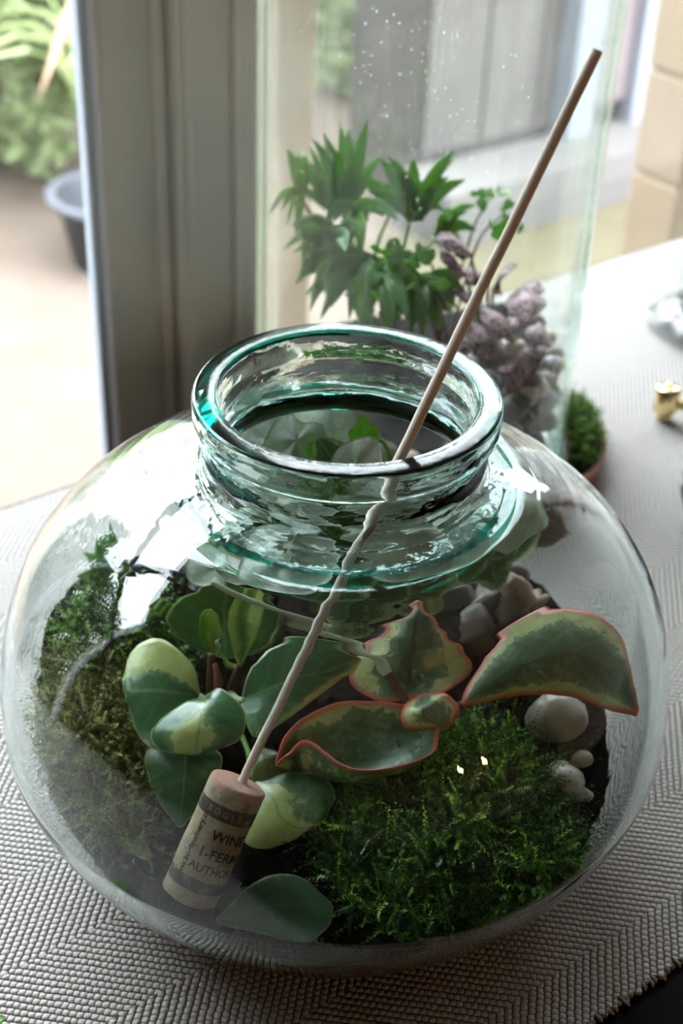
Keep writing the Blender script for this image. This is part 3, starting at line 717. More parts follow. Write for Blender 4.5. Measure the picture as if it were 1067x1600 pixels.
# ------------------------------------------------------------------ moss
def moss(name, surf, n, L, mat, label, seed, tone=(0.2, 0.9), up=0.5, leafn=9, lw=0.0011, ll=0.0022, base=None, cat='moss', parent=None, nclamp=True, dirfn=None):
    """feathery branchlets: each a bent stem set with little pointed leaves. surf(r)->point, normal, weight"""
    r = np.random.default_rng(seed); VS = []; FS = []; TN = []; nv = 0
    for _ in range(n):
        p, nrm, wgt = surf(r)
        d = nrm*up+r.normal(size=3)*0.55
        if dirfn is not None: d = d+dirfn(p)
        d /= np.linalg.norm(d)
        l = L*r.uniform(0.5, 1.3); bend = r.normal(size=3)*0.35+np.array([0, 0, -0.15])
        s = np.linspace(0, 1, leafn)
        P = p+d*l*s[:, None]+bend*l*(s**2)[:, None]*0.6
        if nclamp: P = inside(P, 0.0012)
        T = np.gradient(P, axis=0); T /= np.linalg.norm(T, axis=1)[:, None]+1e-9
        rv = r.normal(size=3)[None]+r.normal(size=(leafn, 3))*0.25; S = np.cross(T, rv); S /= np.linalg.norm(S, axis=1)[:, None]+1e-9
        Q = np.cross(T, S)
        k = ll*(1-0.55*s)[:, None]*r.uniform(0.7, 1.2, (leafn, 1)); sg = np.where(np.arange(leafn) % 2, 1, -1)[:, None]
        tip = P+T*k*0.85+S*k*0.75*sg
        w1 = P+Q*lw*0.5; w2 = P-Q*lw*0.5+T*k*0.3
        v = np.stack([w1, w2, tip], 1).reshape(-1, 3)
        if nclamp: v = inside(v, 0.0010)
        f = np.arange(leafn*3).reshape(-1, 3)+nv
        # stem ribbon
        VS.append(v); FS.append(f); nv += len(v)
        t0 = np.clip(r.uniform(*tone)*wgt, 0, 1); TN.append(np.repeat(np.clip(t0*(0.55+0.45*s)+r.normal(0, 0.05, leafn), 0, 1), 3))
    V = np.concatenate(VS); Fq = np.concatenate(FS); TNc = np.concatenate(TN)
    o = mk(name, V, Fq, mat, parent, smooth=False, attrs={'tone': TNc}, kind='stuff')
    if parent is None: tag(o, label, cat)
    return o
def mound(poly_px, z, hgt, name, mat, seed, label, n, L, tone, **kw):
    """moss cushion over the soil inside a traced patch"""
    P = np.array([PZ(x, y, z)[:2] for x, y in poly_px]); c = P.mean(0)
    ang = np.arctan2(P[:, 1]-c[1], P[:, 0]-c[0]); rad = np.hypot(P[:, 0]-c[0], P[:, 1]-c[1]); o_ = np.argsort(ang); ang = ang[o_]; rad = rad[o_]
    A = np.concatenate([ang-2*np.pi, ang, ang+2*np.pi]); R = np.concatenate([rad]*3)
    def hz(x, y):
        a_ = np.arctan2(y-c[1], x-c[0]); f = np.hypot(x-c[0], y-c[1])/np.interp(a_, A, R)
        lump = 1+0.34*np.sin(x*150+seed+np.sin(y*90))*np.sin(y*135+seed*2)
        return soil_z(x, y)+hgt*np.clip(1-f**2.4, 0, 1)**0.7*lump-0.001
    VV = [(c[0], c[1], float(hz(*c)))]; FF = []; nA, nR = 48, 12
    for i in range(1, nR+1):
        for k in range(nA):
            a_ = 2*np.pi*k/nA; rr = np.interp(a_ if a_ <= np.pi else a_-2*np.pi, A, R)*i/nR; x, y = c[0]+rr*math.cos(a_), c[1]+rr*math.sin(a_)
            VV.append((x, y, float(hz(x, y))-(0.004 if i == nR else 0)))
    FF = [(0, 1+k, 1+(k+1) % nA) for k in range(nA)]+[(1+i*nA+k, 1+(i+1)*nA+k, 1+(i+1)*nA+(k+1) % nA, 1+i*nA+(k+1) % nA) for i in range(nR-1) for k in range(nA)]
    VV = inside(np.array(VV), 0.004)
    body = mk(name, VV, FF, mat, attrs={'tone': np.full(len(VV), 0.12)}, kind='stuff')
    tag(body, label, 'moss')
    def surf(r):
        a_ = r.uniform(-np.pi, np.pi); f = math.sqrt(r.uniform(0, 1)); rr = np.interp(a_, A, R)*f; x, y = c[0]+rr*math.cos(a_), c[1]+rr*math.sin(a_)
        e = 0.002; nrm = np.array([-(hz(x+e, y)-hz(x-e, y))/(2*e), -(hz(x, y+e)-hz(x, y-e))/(2*e), 1.0]); nrm /= np.linalg.norm(nrm)
        cl_ = 0.72+0.75*mnoise.noise(Vector((x*75, y*75, seed)))+0.25*math.sin(x*150+seed+math.sin(y*90))*math.sin(y*135+seed*2)  # paler on lumps, darker in hollows: moss shadows painted into the tone
        return np.array([x, y, float(hz(x, y))]), nrm, cl_
    moss('sprigs', surf, n, L, mat, '', seed, tone=tone, parent=body, **kw)
    return body
mound([(515, 1250), (560, 1205), (640, 1180), (720, 1150), (760, 1135), (825, 1160), (850, 1195), (864, 1250), (908, 1325), (890, 1375), (800, 1410), (700, 1440), (600, 1430), (545, 1380), (490, 1290)],
      0.052, 0.017, 'moss_cushion', M['moss_green'], 5, 'vivid green feathery moss cushion beside the white pebbles', 3600, 0.0180, (0.15, 1.15), up=0.45, leafn=17, lw=0.0013, ll=0.0030)
mound([(70, 1090), (90, 1040), (150, 1020), (205, 1040), (235, 1100), (245, 1180), (250, 1245), (215, 1285), (160, 1270), (110, 1225), (80, 1160)],
      0.064, 0.014, 'moss_cushion', M['moss_brown'], 6, 'olive brown tangled moss cushion against the left wall of bowl', 2600, 0.0185, (0.2, 1.1), up=0.3, leafn=17, lw=0.0012, ll=0.0027)
mound([(105, 985), (130, 945), (190, 930), (250, 955), (285, 1000), (250, 1030), (200, 1030), (140, 1025)],
      0.084, 0.016, 'moss_cushion', M['moss_green'], 8, 'bright leafy moss tuft behind the olive brown moss cushion', 900, 0.014, (0.45, 1.0), up=0.6, leafn=9, lw=0.002, ll=0.0042)

# ------------------------------------------------------------------ stones
def stone(px, py, z, s, mat, label, seed, rot=(0, 0, 0), amp=0.12, name='pebble', group=None, P=None):
    zz = z
    for _ in range(25):
        c = PZ(px, py, zz); zz = zz*0.6+0.4*(float(soil_z(c[0], c[1]))+s[2]*0.8)
    c = inside(PZ(px, py, zz), max(s)*1.05)
    o = mk(name, *blob(c, s, seed, amp, 3, rot), M[mat]); tag(o, label, 'stone', group); return o
stone(872, 1122, 0.064, (0.0150, 0.0125, 0.0115), 'white_stone', 'large round milky white quartz pebble under the red edged leaf', 1)
stone(884, 1222, 0.060, (0.0085, 0.0125, 0.0075), 'white_stone', 'oblong grey white pebble at the edge of green moss', 2, (0, 0, 0.5))
stone(912, 1188, 0.062, (0.0052, 0.0046, 0.0040), 'tan_stone', 'small tan pebble between the two white pebbles', 3)
stone(908, 1243, 0.056, (0.0060, 0.0035, 0.0032), 'white_stone', 'small flat white chip on soil below the oblong pebble', 4, (0, 0, -0.2))
for i, (px, py, z, s, mt, lab) in enumerate((
    (800, 925, 0.072, (0.010, 0.009, 0.010), 'pink_stone', 'pale pinkish upright pebble behind the pointed leaf'),
    (838, 938, 0.070, (0.009, 0.007, 0.0055), 'pink_stone', 'pale pinkish chip leaning right of the upright pebble'),
    (765, 945, 0.069, (0.013, 0.009, 0.006), 'brown_stone', 'flat reddish brown pebble under the pinkish upright pebble'),
    (745, 985, 0.066, (0.013, 0.009, 0.006), 'brown_stone', 'smooth brown pebble lowest in the heap by pointed leaf'),
    (800, 975, 0.066, (0.013, 0.010, 0.006), 'brown_stone', 'brown pebble in the heap just above the arched leaf'),
    (705, 928, 0.072, (0.014, 0.010, 0.007), 'grey_stone', 'grey ridged stone behind the tip of the pointed leaf'),
    (776, 885, 0.076, (0.006, 0.006, 0.008), 'pink_stone', 'small pinkish brown upright pebble against the far wall'),
    (850, 860, 0.078, (0.016, 0.010, 0.010), 'brown_stone', 'dark plum brown stone at the far right of bowl'),
    (925, 855, 0.085, (0.0065, 0.0040, 0.0075), 'tan_stone', 'tan stone chip standing against the far right glass'))):
    stone(px, py, z, s, mt, lab, 20+i, (0.2*i, 0.1, 0.5*i), 0.2)

# ------------------------------------------------------------------ leaves
def crom(P, n):
    P = np.asarray(P, float); m = P.shape[0]; Q = np.concatenate([(2*P[0]-P[1])[None], P, (2*P[-1]-P[-2])[None]])
    s = np.linspace(0, m-1, n); i = np.minimum(s.astype(int), m-2); t = (s-i).reshape((-1,)+(1,)*(P.ndim-1))
    p0, p1, p2, p3 = Q[i], Q[i+1], Q[i+2], Q[i+3]
    return 0.5*((2*p1)+(p2-p0)*t+(2*p0-5*p1+4*p2-p3)*t**2+(3*p1-p0-3*p2+p3)*t**3)
def sheet(G, thick, edge_thin=0.45):
    """closed fleshy leaf from a grid of points"""
    nu, nv, _ = G.shape
    du = np.gradient(G, axis=0); dv = np.gradient(G, axis=1); n = np.cross(du, dv); ln = np.linalg.norm(n, axis=2, keepdims=True)
    n = n/np.maximum(ln, 1e-12)
    good = ln[..., 0] > 1e-11
    mean = n[good].mean(0); mean /= np.linalg.norm(mean)+1e-9
    n[~good] = mean
    uu = np.linspace(0, 1, nu)[:, None]; vv = np.linspace(0, 1, nv)[None, :]
    e = np.minimum(np.minimum(uu, 1-uu)*3, np.minimum(vv, 1-vv)*3); th = thick*(edge_thin+(1-edge_thin)*np.clip(e*2, 0, 1))[..., None]
    top = (G+n*th/2).reshape(-1, 3); bot = (G-n*th/2).reshape(-1, 3); N = nu*nv
    F = []
    for i in range(nu-1):
        for j in range(nv-1):
            a = i*nv+j; F.append((a, a+nv, a+nv+1, a+1)); F.append((N+a, N+a+1, N+a+nv+1, N+a+nv))
    for j in range(nv-1):
        F.append((j, j+1, N+j+1, N+j)); b = (nu-1)*nv+j; F.append((b, N+b, N+b+1, b+1))
    for i in range(nu-1):
        a = i*nv; F.append((a, N+a, N+a+nv, a+nv)); b = i*nv+nv-1; F.append((b, b+nv, N+b+nv, N+b))
    return np.concatenate([top, bot]), F
def edge_dist(G):
    nu, nv, _ = G.shape
    bd = np.concatenate([G[0], G[-1], G[:, 0], G[:, -1]]); return np.linalg.norm(G.reshape(-1, 1, 3)-bd[None], axis=2).min(1)
def netleaf(name, rows, mat, parent, thick=0.0011, nu=44, nv=23, vari=None, clamp=True, puff=0.0):
    k = max(len(r) for r in rows); R = []
    for r in rows:
        P = [PZ(*p) for p in r]
        if len(P) == 1: P = P*k
        R.append(P)
    R = np.array(R)
    for e, o in ((0, 1), (-1, -2)):                     # blunt rounded ends instead of needle points
        c = R[e].mean(0); spread = R[o]-R[o].mean(0); R[e] = c+spread*0.10
    G = crom(R, nu); G = crom(G.transpose(1, 0, 2), nv).transpose(1, 0, 2)
    if clamp: G = inside(G, 0.0025)
    uu, vv = np.meshgrid(np.linspace(0, 1, nu), np.linspace(-1, 1, nv), indexing='ij')
    va = (vari(uu, vv) if vari else 0.45-np.abs(vv)*0.6).ravel(); ed = edge_dist(G)
    V, F = sheet(G, thick)
    luv = np.stack([uu.ravel(), vv.ravel(), uu.ravel()*0], -1)
    return mk(name, V, F, mat, parent, attrs={'vari': np.tile(va, 2), 'edge': np.tile(ed, 2), 'luv': np.tile(luv, (2, 1))})

# peperomia with cream and dark green leaves (left)
pb0 = PZ(340, 1110, 0.055)
pep = thing('variegated_peperomia', 'peperomia with round cream and dark green leaves around the cork', 'plant', pb0)
L = pep
netleaf('leaf', [[(313, 1088, 0.086)], [(300, 1038, 0.098), (285, 1085, 0.090), (292, 1135, 0.084)], [(250, 999, 0.104), (242, 1080, 0.094), (246, 1172, 0.080)], [(208, 1016, 0.100), (206, 1080, 0.093), (213, 1140, 0.082)], [(193, 1068, 0.093)]], M['pep'], L,
        vari=lambda u, v: 0.7-2.6*np.clip(-v-0.12, 0, 1)-2.0*np.clip(v-0.55, 0, 1)*np.clip(u*1.4, 0, 1))
netleaf('leaf', [[(320, 1089, 0.092)], [(283, 1102, 0.091), (318, 1105, 0.094), (347, 1077, 0.098)], [(238, 1140, 0.085), (312, 1136, 0.091), (382, 1112, 0.094)], [(250, 1172, 0.080), (308, 1163, 0.085), (372, 1158, 0.085)], [(305, 1179, 0.080)]], M['pep'], L,
        vari=lambda u, v: np.maximum(np.maximum(-1.15*u+0.25-v, v-0.45*u+0.08)*1.4, 0.5-2.2*u)-0.5*np.clip(u-0.85, 0, 1)*6*(v < 0.3)+0.05)
netleaf('leaf', [[(292, 1160, 0.074)], [(233, 1172, 0.072), (290, 1185, 0.074), (345, 1178, 0.074)], [(230, 1208, 0.066), (288, 1225, 0.068), (338, 1222, 0.066)], [(250, 1256, 0.058), (284, 1262, 0.058), (312, 1262, 0.058)], [(281, 1293, 0.053)]], M['pep'], L,
        vari=lambda u, v: 0.75-0.35*np.abs(v)+0*u)
netleaf('leaf', [[(378, 1095, 0.086)], [(396, 1040, 0.100), (425, 1075, 0.094), (398, 1152, 0.080)], [(450, 1000, 0.108), (470, 1058, 0.098), (450, 1122, 0.086)], [(530, 1008, 0.106), (526, 1043, 0.099), (524, 1068, 0.093)], [(564, 1036, 0.098)]], M['pep'], L,
        vari=lambda u, v: 0.75-2.2*np.clip(v-0.30, 0, 1)*np.clip(u*1.6, 0.35, 1)-2.2*np.clip(u-0.74, 0, 1)+0.2*np.clip(-v, 0, 1))
netleaf('leaf', [[(350, 1030, 0.080)], [(300, 1012, 0.084), (352, 1010, 0.084), (412, 1012, 0.084)], [(262, 967, 0.096), (350, 965, 0.094), (437, 960, 0.096)], [(290, 932, 0.106), (352, 930, 0.106), (415, 925, 0.106)], [(350, 908, 0.112)]], M['pep'], L,
        vari=lambda u, v: 0.8-0.25*np.abs(v)-1.5*np.clip(np.abs(v)-0.94, 0, 1)+0*u)
netleaf('leaf', [[(336, 1026, 0.090)], [(322, 1010, 0.094), (334, 1008, 0.091), (346, 1008, 0.094)], [(311, 978, 0.104), (329, 985, 0.098), (348, 992, 0.101)], [(314, 962, 0.109), (326, 962, 0.108), (340, 968, 0.108)], [(330, 954, 0.112)]], M['pep_young'], L, 0.0010,
        vari=lambda u, v: -0.1-0.5*v+0*u, nu=26, nv=15)
netleaf('leaf', [[(374, 1042, 0.086)], [(366, 1018, 0.091), (381, 1016, 0.090), (392, 1012, 0.091)], [(356, 970, 0.102), (380, 968, 0.101), (408, 975, 0.102)], [(374, 928, 0.112), (392, 930, 0.111), (413, 940, 0.111)], [(408, 908, 0.117)]], M['pep_young'], L, 0.0010,
        vari=lambda u, v: 0.35-0.7*np.abs(v)-0.6*np.clip(u-0.7, 0, 1), nu=30, nv=17)
netleaf('leaf', [[(398, 1222, 0.062)], [(384, 1270, 0.058), (425, 1245, 0.064), (462, 1208, 0.066)], [(384, 1318, 0.052), (440, 1280, 0.060), (508, 1216, 0.064)], [(430, 1324, 0.051), (472, 1296, 0.056), (523, 1245, 0.060)], [(503, 1285, 0.055)]], M['pep'], L,
        vari=lambda u, v: -0.25+1.1*v-0.25*np.sin(u*9)*np.clip(-v, 0, 1))
netleaf('leaf', [[(404, 1168, 0.068)], [(396, 1195, 0.066), (416, 1192, 0.068), (440, 1180, 0.068)], [(400, 1228, 0.061), (424, 1222, 0.063), (454, 1210, 0.063)], [(440, 1262, 0.056)]], M['pep_shaded'], L, vari=lambda u, v: -0.05+0.25*v+0*u, nu=24, nv=15)
netleaf('leaf', [[(518, 1412, 0.051)], [(470, 1370, 0.056), (490, 1412, 0.053), (512, 1448, 0.050)], [(425, 1366, 0.057), (440, 1412, 0.053), (470, 1474, 0.047)], [(382, 1390, 0.054), (395, 1420, 0.052), (415, 1458, 0.048)], [(340, 1438, 0.049)]], M['pep_shaded'], L, vari=lambda u, v: 0.55-0.7*np.clip(-v-0.3, 0, 1)*np.clip(u*1.4, 0, 1)-0.8*np.clip(v-0.8, 0, 1))
for pts, r_, mt in (([(333, 1125, 0.056), (330, 1085, 0.072), (331, 1022, 0.092)], [0.0028, 0.0024, 0.0020], 'stem_brown'), ([(362, 1120, 0.056), (360, 1080, 0.074), (372, 1042, 0.088)], [0.0026, 0.0020, 0.0016], 'stem_brown'),
                    ([(340, 1075, 0.078), (341, 1060, 0.084), (336, 1038, 0.090)], [0.0021, 0.0022, 0.0012], 'stem_red'), ([(331, 1085, 0.074), (322, 1092, 0.084), (313, 1088, 0.087)], 0.0013, 'stem_pale'),
                    ([(360, 1082, 0.074), (372, 1092, 0.082), (382, 1094, 0.087)], 0.0014, 'stem_pale'), ([(345, 1018, 0.092), (356, 1040, 0.087), (378, 1043, 0.087)], [0.0008, 0.0012, 0.0008], 'stem_green'),
                    ([(330, 1110, 0.06), (310, 1140, 0.068), (292, 1160, 0.074)], 0.0014, 'stem_green'), ([(362, 1115, 0.06), (385, 1170, 0.062), (398, 1222, 0.062)], 0.0014, 'stem_green'),
                    ([(437, 962, 0.092), (430, 994, 0.086), (405, 1018, 0.08)], 0.0009, 'stem_green')):
    mk('stem', *tube(inside([PZ(*p) for p in pts]), r_, 9, 14), M[mt], pep)

# red-edged peperomia (right) with its long trailing stem
rp0 = PZ(640, 1180, 0.05)
rain = thing('red_edged_peperomia', 'peperomia with pointed cream and green leaves edged in red', 'plant', rp0)
cen = lambda lo, hi: (lambda u, v: lo-hi*np.abs(v)**1.3-0.9*np.clip(u-0.86, 0, 1))
netleaf('leaf', [[(632, 1094, 0.088)], [(588, 1094, 0.088), (637, 1066, 0.093), (690, 1084, 0.092)], [(545, 1062, 0.090), (641, 1036, 0.102), (736, 1047, 0.094)], [(572, 1006, 0.102), (646, 995, 0.112), (719, 1013, 0.103)], [(625, 968, 0.114), (651, 960, 0.119), (682, 974, 0.114)], [(653, 943, 0.121)]], M['rain'], rain, vari=lambda u, v: 0.62-0.72*np.abs(v)**1.2+0.25*np.sin(v*5+1)*u-0.15*u)
netleaf('leaf', [[(719, 1103, 0.090)], [(737, 1060, 0.098), (748, 1082, 0.096), (756, 1097, 0.091)], [(803, 979, 0.112), (818, 1040, 0.106), (822, 1086, 0.093)], [(888, 951, 0.116), (900, 1025, 0.108), (892, 1090, 0.092)], [(968, 990, 0.107), (962, 1062, 0.098), (950, 1110, 0.088)], [(1000, 1115, 0.088)]], M['rain'], rain, thick=0.0015, vari=lambda u, v: 0.72-1.35*np.abs(v+0.05)**1.5-1.6*np.clip(0.28-u, 0, 1))
netleaf('leaf', [[(686, 1128, 0.082)], [(628, 1100, 0.090), (640, 1148, 0.078), (645, 1193, 0.076), (668, 1182, 0.084)], [(540, 1096, 0.090), (560, 1150, 0.076), (558, 1218, 0.066), (556, 1203, 0.079)], [(480, 1118, 0.086), (492, 1155, 0.076), (490, 1214, 0.064), (483, 1158, 0.081)], [(446, 1150, 0.082), (450, 1170, 0.076), (452, 1203, 0.066), (450, 1178, 0.078)], [(431, 1194, 0.074)]], M['rain'], rain, nu=54, nv=34,
        vari=lambda u, v: 0.5-0.9*np.clip(-v-0.45, 0, 1)*1.6-0.72*np.exp(-((v-0.66)/0.26)**2)*np.clip(u*2-0.35, 0, 1)-0.8*np.clip(u-0.8, 0, 1)+0.9*np.exp(-((u-0.72)/0.05)**2)*(v > 0.4))
netleaf('leaf', [[(656, 1086, 0.092)], [(632, 1102, 0.094), (660, 1103, 0.097), (690, 1083, 0.098)], [(627, 1126, 0.090), (662, 1118, 0.095), (708, 1093, 0.096)], [(642, 1140, 0.086), (676, 1128, 0.091), (718, 1110, 0.093)], [(703, 1136, 0.087)]], M['rain'], rain, vari=lambda u, v: 0.28-0.55*np.abs(v-0.1)+0*u, nu=28, nv=19)
mk('stem', *tube(inside([PZ(*p) for p in ((332, 908, 0.140), (360, 924, 0.136), (420, 950, 0.128), (490, 980, 0.119), (545, 1004, 0.112), (585, 1030, 0.106), (605, 1052, 0.101))]), [0.0019, 0.0021, 0.0021, 0.0020, 0.0022, 0.0026], 12, 40), M['stem_pale'], rain)
mk('stem', *tube(inside([PZ(*p) for p in ((602, 1048, 0.102), (618, 1072, 0.096), (634, 1096, 0.089), (645, 1120, 0.08))]), [0.0024, 0.0018, 0.0020, 0.0022], 12, 20), M['stem_brown'], rain)
mk('stem', *tube(inside([PZ(*p) for p in ((645, 1112, 0.082), (690, 1118, 0.086), (722, 1101, 0.091))]), [0.0024, 0.0026, 0.0022], 12, 16), M['stem_red'], rain)
mk('stem', *tube(inside([PZ(*p) for p in ((640, 1112, 0.08), (650, 1150, 0.062), (655, 1175, 0.05))]), [0.0024, 0.0026], 12, 12), M['stem_brown'], rain)

# ------------------------------------------------------------------ ivy at the back of the bowl
def lobes(nl, depth, n=72):
    t = np.linspace(-np.pi, np.pi, n, endpoint=False)
    base = [(0, 1.0), (0.95, 0.78), (-0.95, 0.78), (1.95, 0.62), (-1.95, 0.62)]
    r = np.full(n, 1-depth)
    for a, l in base[:nl]: r = np.maximum(r, (1-depth)+(l-(1-depth))*np.clip(1-np.abs(t-a)/0.62, 0, 1)**0.85)
    r *= np.where(np.abs(t) > 2.55, 0.55+0.45*(np.pi-np.abs(t))/0.6*0.6, 1.0)
    return t, np.clip(r, 0.2, 1)
def lobed_leaf(P, tip, nrm, size, mat, parent, depth=0.35, seed=0, name='leaf', thick=0.0006, clamp=True, fold=0.16, nl=5, vari=None):
    """five-lobed leaf: P petiole point, tip direction, face normal"""
    tip = np.asarray(tip, float); nrm = np.asarray(nrm, float); tip /= np.linalg.norm(tip); nrm = nrm-tip*(nrm@tip); nrm /= np.linalg.norm(nrm); sd = np.cross(nrm, tip)
    t, r = lobes(nl, depth); n = len(t); rings = 9; V = [P]; L2 = [(0, 0)]
    r = np.convolve(np.concatenate([r[-2:], r, r[:2]]), np.ones(5)/5, 'valid')
    for i in range(1, rings+1):
        f = i/rings
        for k in range(n):
            x, y = size*0.72*r[k]*f*math.sin(t[k]), size*r[k]*f*math.cos(t[k])*0.8
            h = -fold*abs(x)+0.10*size*math.sin(f*3+seed)*0.3-0.55*(y/size)**2*size*0.35+0.02*size*math.sin(t[k]*5+seed)
            V.append(P+sd*x+tip*y+nrm*h); L2.append((x/size, y/size))
    V = np.array(V); L2 = np.array(L2)
    if clamp: V = inside(V, 0.0022)
    N = len(V); F = [(0, 1+k, 1+(k+1) % n) for k in range(n)]+[(1+i*n+k, 1+(i+1)*n+k, 1+(i+1)*n+(k+1) % n, 1+i*n+(k+1) % n) for i in range(rings-1) for k in range(n)]
    F = [tuple(reversed(f)) for f in F]
    Vb = V-nrm*thick; F2 = F+[tuple(N+i for i in reversed(f)) for f in F]
    o0 = 1+(rings-1)*n
    F2 += [(o0+k, N+o0+k, N+o0+(k+1) % n, o0+(k+1) % n) for k in range(n)]
    vein = np.zeros(N)
    for a, l in ((0, 1), (0.95, 0.75), (-0.95, 0.75), (1.95, 0.55), (-1.95, 0.55))[:nl]:
        d = np.array([math.sin(a)*0.72, math.cos(a)*0.8]); d /= np.linalg.norm(d)
        al = L2@d; ac = np.abs(L2[:, 0]*d[1]-L2[:, 1]*d[0]); vein = np.maximum(vein, np.where(al > -0.02, np.clip(1-ac/0.035, 0, 1), 0))
    rr = np.concatenate([[0], np.repeat(np.arange(1, rings+1)/rings, n)])
    va = vari(rr) if vari else 0.55-0.75*rr**3
    ed = (1-rr)*size*0.6; luv = np.concatenate([L2, L2[:, :1]*0], 1)
    return mk(name, np.concatenate([V, Vb]), F2, M[mat], parent, attrs={'vari': np.tile(va, 2), 'edge': np.tile(ed, 2), 'vein': np.tile(vein, 2), 'luv': np.tile(luv, (2, 1))})
iv0 = np.array([0.0, 0.055, 0.055])
ivy = thing('ivy_plant', 'grey green ivy with one bright new leaf under the bowl opening', 'plant', iv0)
CV = CAM
def ivy_leaf(px, py, z, tpx, tpy, size, mat, tilt=0.5, seed=0, depth=0.3, vari=None, nl=5):
    P = inside(PZ(px, py, z), 0.008); Q = PZ(tpx, tpy, z); d = _rt*(tpx-px)-_up*(tpy-py)
    view = CV-P; view /= np.linalg.norm(view); nrm = view*(1-tilt)+UZ*tilt
    d = d/np.linalg.norm(d)
    lobed_leaf(P, d, nrm, size, mat, ivy, depth, seed, vari=vari, nl=nl)
    mid = (P+iv0)/2+np.array([0.01*math.sin(seed), 0.01*math.cos(seed), 0.03])
    mk('petiole', *tube(inside([iv0+np.array([0.006*math.sin(seed*2.1), 0.006*math.cos(seed*2.1), 0.01]), mid, P-nrm*0.0012]), [0.0012, 0.0009, 0.0008], 7, 14), M['stem_green'], ivy)
pale = lambda r: 0.35-0.3*r
ivy_leaf(498, 735, 0.158, 512, 640, 0.052, 'ivy', 0.25, 1, 0.28, pale)
ivy_leaf(463, 688, 0.184, 448, 735, 0.028, 'ivy', 0.2, 2, 0.35, pale)
ivy_leaf(428, 690, 0.170, 392, 660, 0.030, 'ivy', 0.3, 3, 0.3, pale)
ivy_leaf(570, 690, 0.192, 566, 646, 0.0155, 'ivy_new', 0.05, 4, 0.5)
ivy_leaf(523, 722, 0.186, 508, 700, 0.017, 'ivy_dark', 0.3, 5, 0.25)
ivy_leaf(556, 728, 0.190, 572, 702, 0.019, 'ivy', 0.2, 6, 0.2, pale)
ivy_leaf(494, 700, 0.186, 500, 716, 0.010, 'ivy_new', 0.2, 17, 0.4)
ivy_leaf(600, 800, 0.165, 720, 850, 0.040, 'ivy', 0.6, 7, 0.3, pale)
ivy_leaf(770, 770, 0.150, 830, 800, 0.040, 'ivy', 0.5, 8, 0.3, pale)
ivy_leaf(460, 830, 0.150, 400, 870, 0.036, 'ivy', 0.55, 9, 0.25, pale)
ivy_leaf(520, 850, 0.140, 480, 930, 0.036, 'ivy_dark', 0.5, 10, 0.25)
ivy_leaf(640, 880, 0.120, 660, 930, 0.036, 'ivy_dark', 0.5, 11, 0.2)
ivy_leaf(745, 840, 0.120, 770, 890, 0.034, 'ivy_dark', 0.5, 12, 0.2)
ivy_leaf(430, 780, 0.150, 370, 800, 0.034, 'ivy_dark', 0.5, 13, 0.25)
ivy_leaf(560, 900, 0.115, 540, 960, 0.040, 'ivy_dark', 0.55, 14, 0.2)
ivy_leaf(700, 790, 0.150, 760, 760, 0.036, 'ivy', 0.5, 15, 0.25, pale)
ivy_leaf(350, 860, 0.120, 310, 890, 0.030, 'ivy', 0.5, 16, 0.25, pale)
mk('stem', *tube([iv0-UZ*0.004, iv0+np.array([0.004, 0.0, 0.04]), iv0+np.array([-0.004, -0.01, 0.09]), PZ(569, 700, 0.178)], [0.0018, 0.0012], 8, 20), M['stem_brown'], ivy)
mk('stem', *tube(inside([PZ(*p) for p in ((604, 735, 0.172), (607, 712, 0.182), (598, 690, 0.188), (580, 688, 0.190))]), [0.0013, 0.0011], 8, 14), M['stem_green'], ivy)
for a_ in ((790, 830, 0.115, 830, 780, 0.030, 'ivy_dark', 0.4, 18), (850, 800, 0.120, 890, 790, 0.030, 'plum', 0.4, 20)):
    ivy_leaf(*a_, 0.25)
dp = PZ(342, 1001, 0.104); drp = mk('water_droplet', *blob(dp, (0.0016, 0.0016, 0.0018), 3, 0.05, 2), M['neck']); tag(drp, 'silvery water droplet on the small upright young leaf', 'droplet')
# little fern sprig at the left
sp0 = inside(PZ(165, 945, 0.086), 0.01)
spr = thing('fern_sprig', 'small green fern sprig standing in moss at upper left', 'plant', sp0)
for k, (x, y, z) in enumerate(((150, 838, 0.118), (128, 862, 0.11), (168, 815, 0.12), (118, 900, 0.1))):
    e = inside(PZ(x, y, z), 0.005); P = smooth_path([sp0, (sp0+e)/2+np.array([0.002, 0, 0.008]), e], 12)
    T_, N_, B_ = frames(P); sdv = np.cross(T_, (CAM-P)/np.linalg.norm(CAM-P, axis=1)[:, None]); sdv /= np.linalg.norm(sdv, axis=1)[:, None]
    w = (0.0042*np.sin(np.linspace(0.25, math.pi-0.02, 12)))[:, None]; G = np.stack([P-sdv*w, P-N_*0.0006, P+sdv*w], 1); G = inside(G, 0.003)
    G = crom(G.transpose(1, 0, 2), 7).transpose(1, 0, 2); V, F_ = sheet(G, 0.0005)
    mk('leaf', V, F_, M['fern'], spr, attrs={'vari': np.full(len(V), 0.4), 'edge': np.full(len(V), 0.01)})

# ------------------------------------------------------------------ cork on a skewer
A0 = PZ(296, 1397, 0.0490)                      # centre of the cork's lower end
TOPP = None
# direction: cork top projects to (374,1222), leaning back about 28 degrees
_c = [(PZ(374, 1222, z), z) for z in np.linspace(0.06, 0.13, 701)]; _l = [np.linalg.norm(p-A0) for p, z in _c]; _m = int(np.argmin(_l))
A1 = min(((abs(_l[k]-0.0520), _c[k][0]) for k in range(_m, len(_c))), key=lambda q_: q_[0])[1]
D = (A1-A0)/np.linalg.norm(A1-A0)
# skewer: leaves the cork off centre and passes the mouth of the bowl at the picture's (640,682)
S0 = PZ(381, 1216, A1[2])
S1 = PZ(640, 682, ZR+0.004)
SD = (S1-S0)/np.linalg.norm(S1-S0)
0 and print('ANG', math.degrees(math.acos(D@SD)), 'tilt', math.degrees(math.acos(D[2])), A0, A1, S1, np.hypot(*S1[:2]))
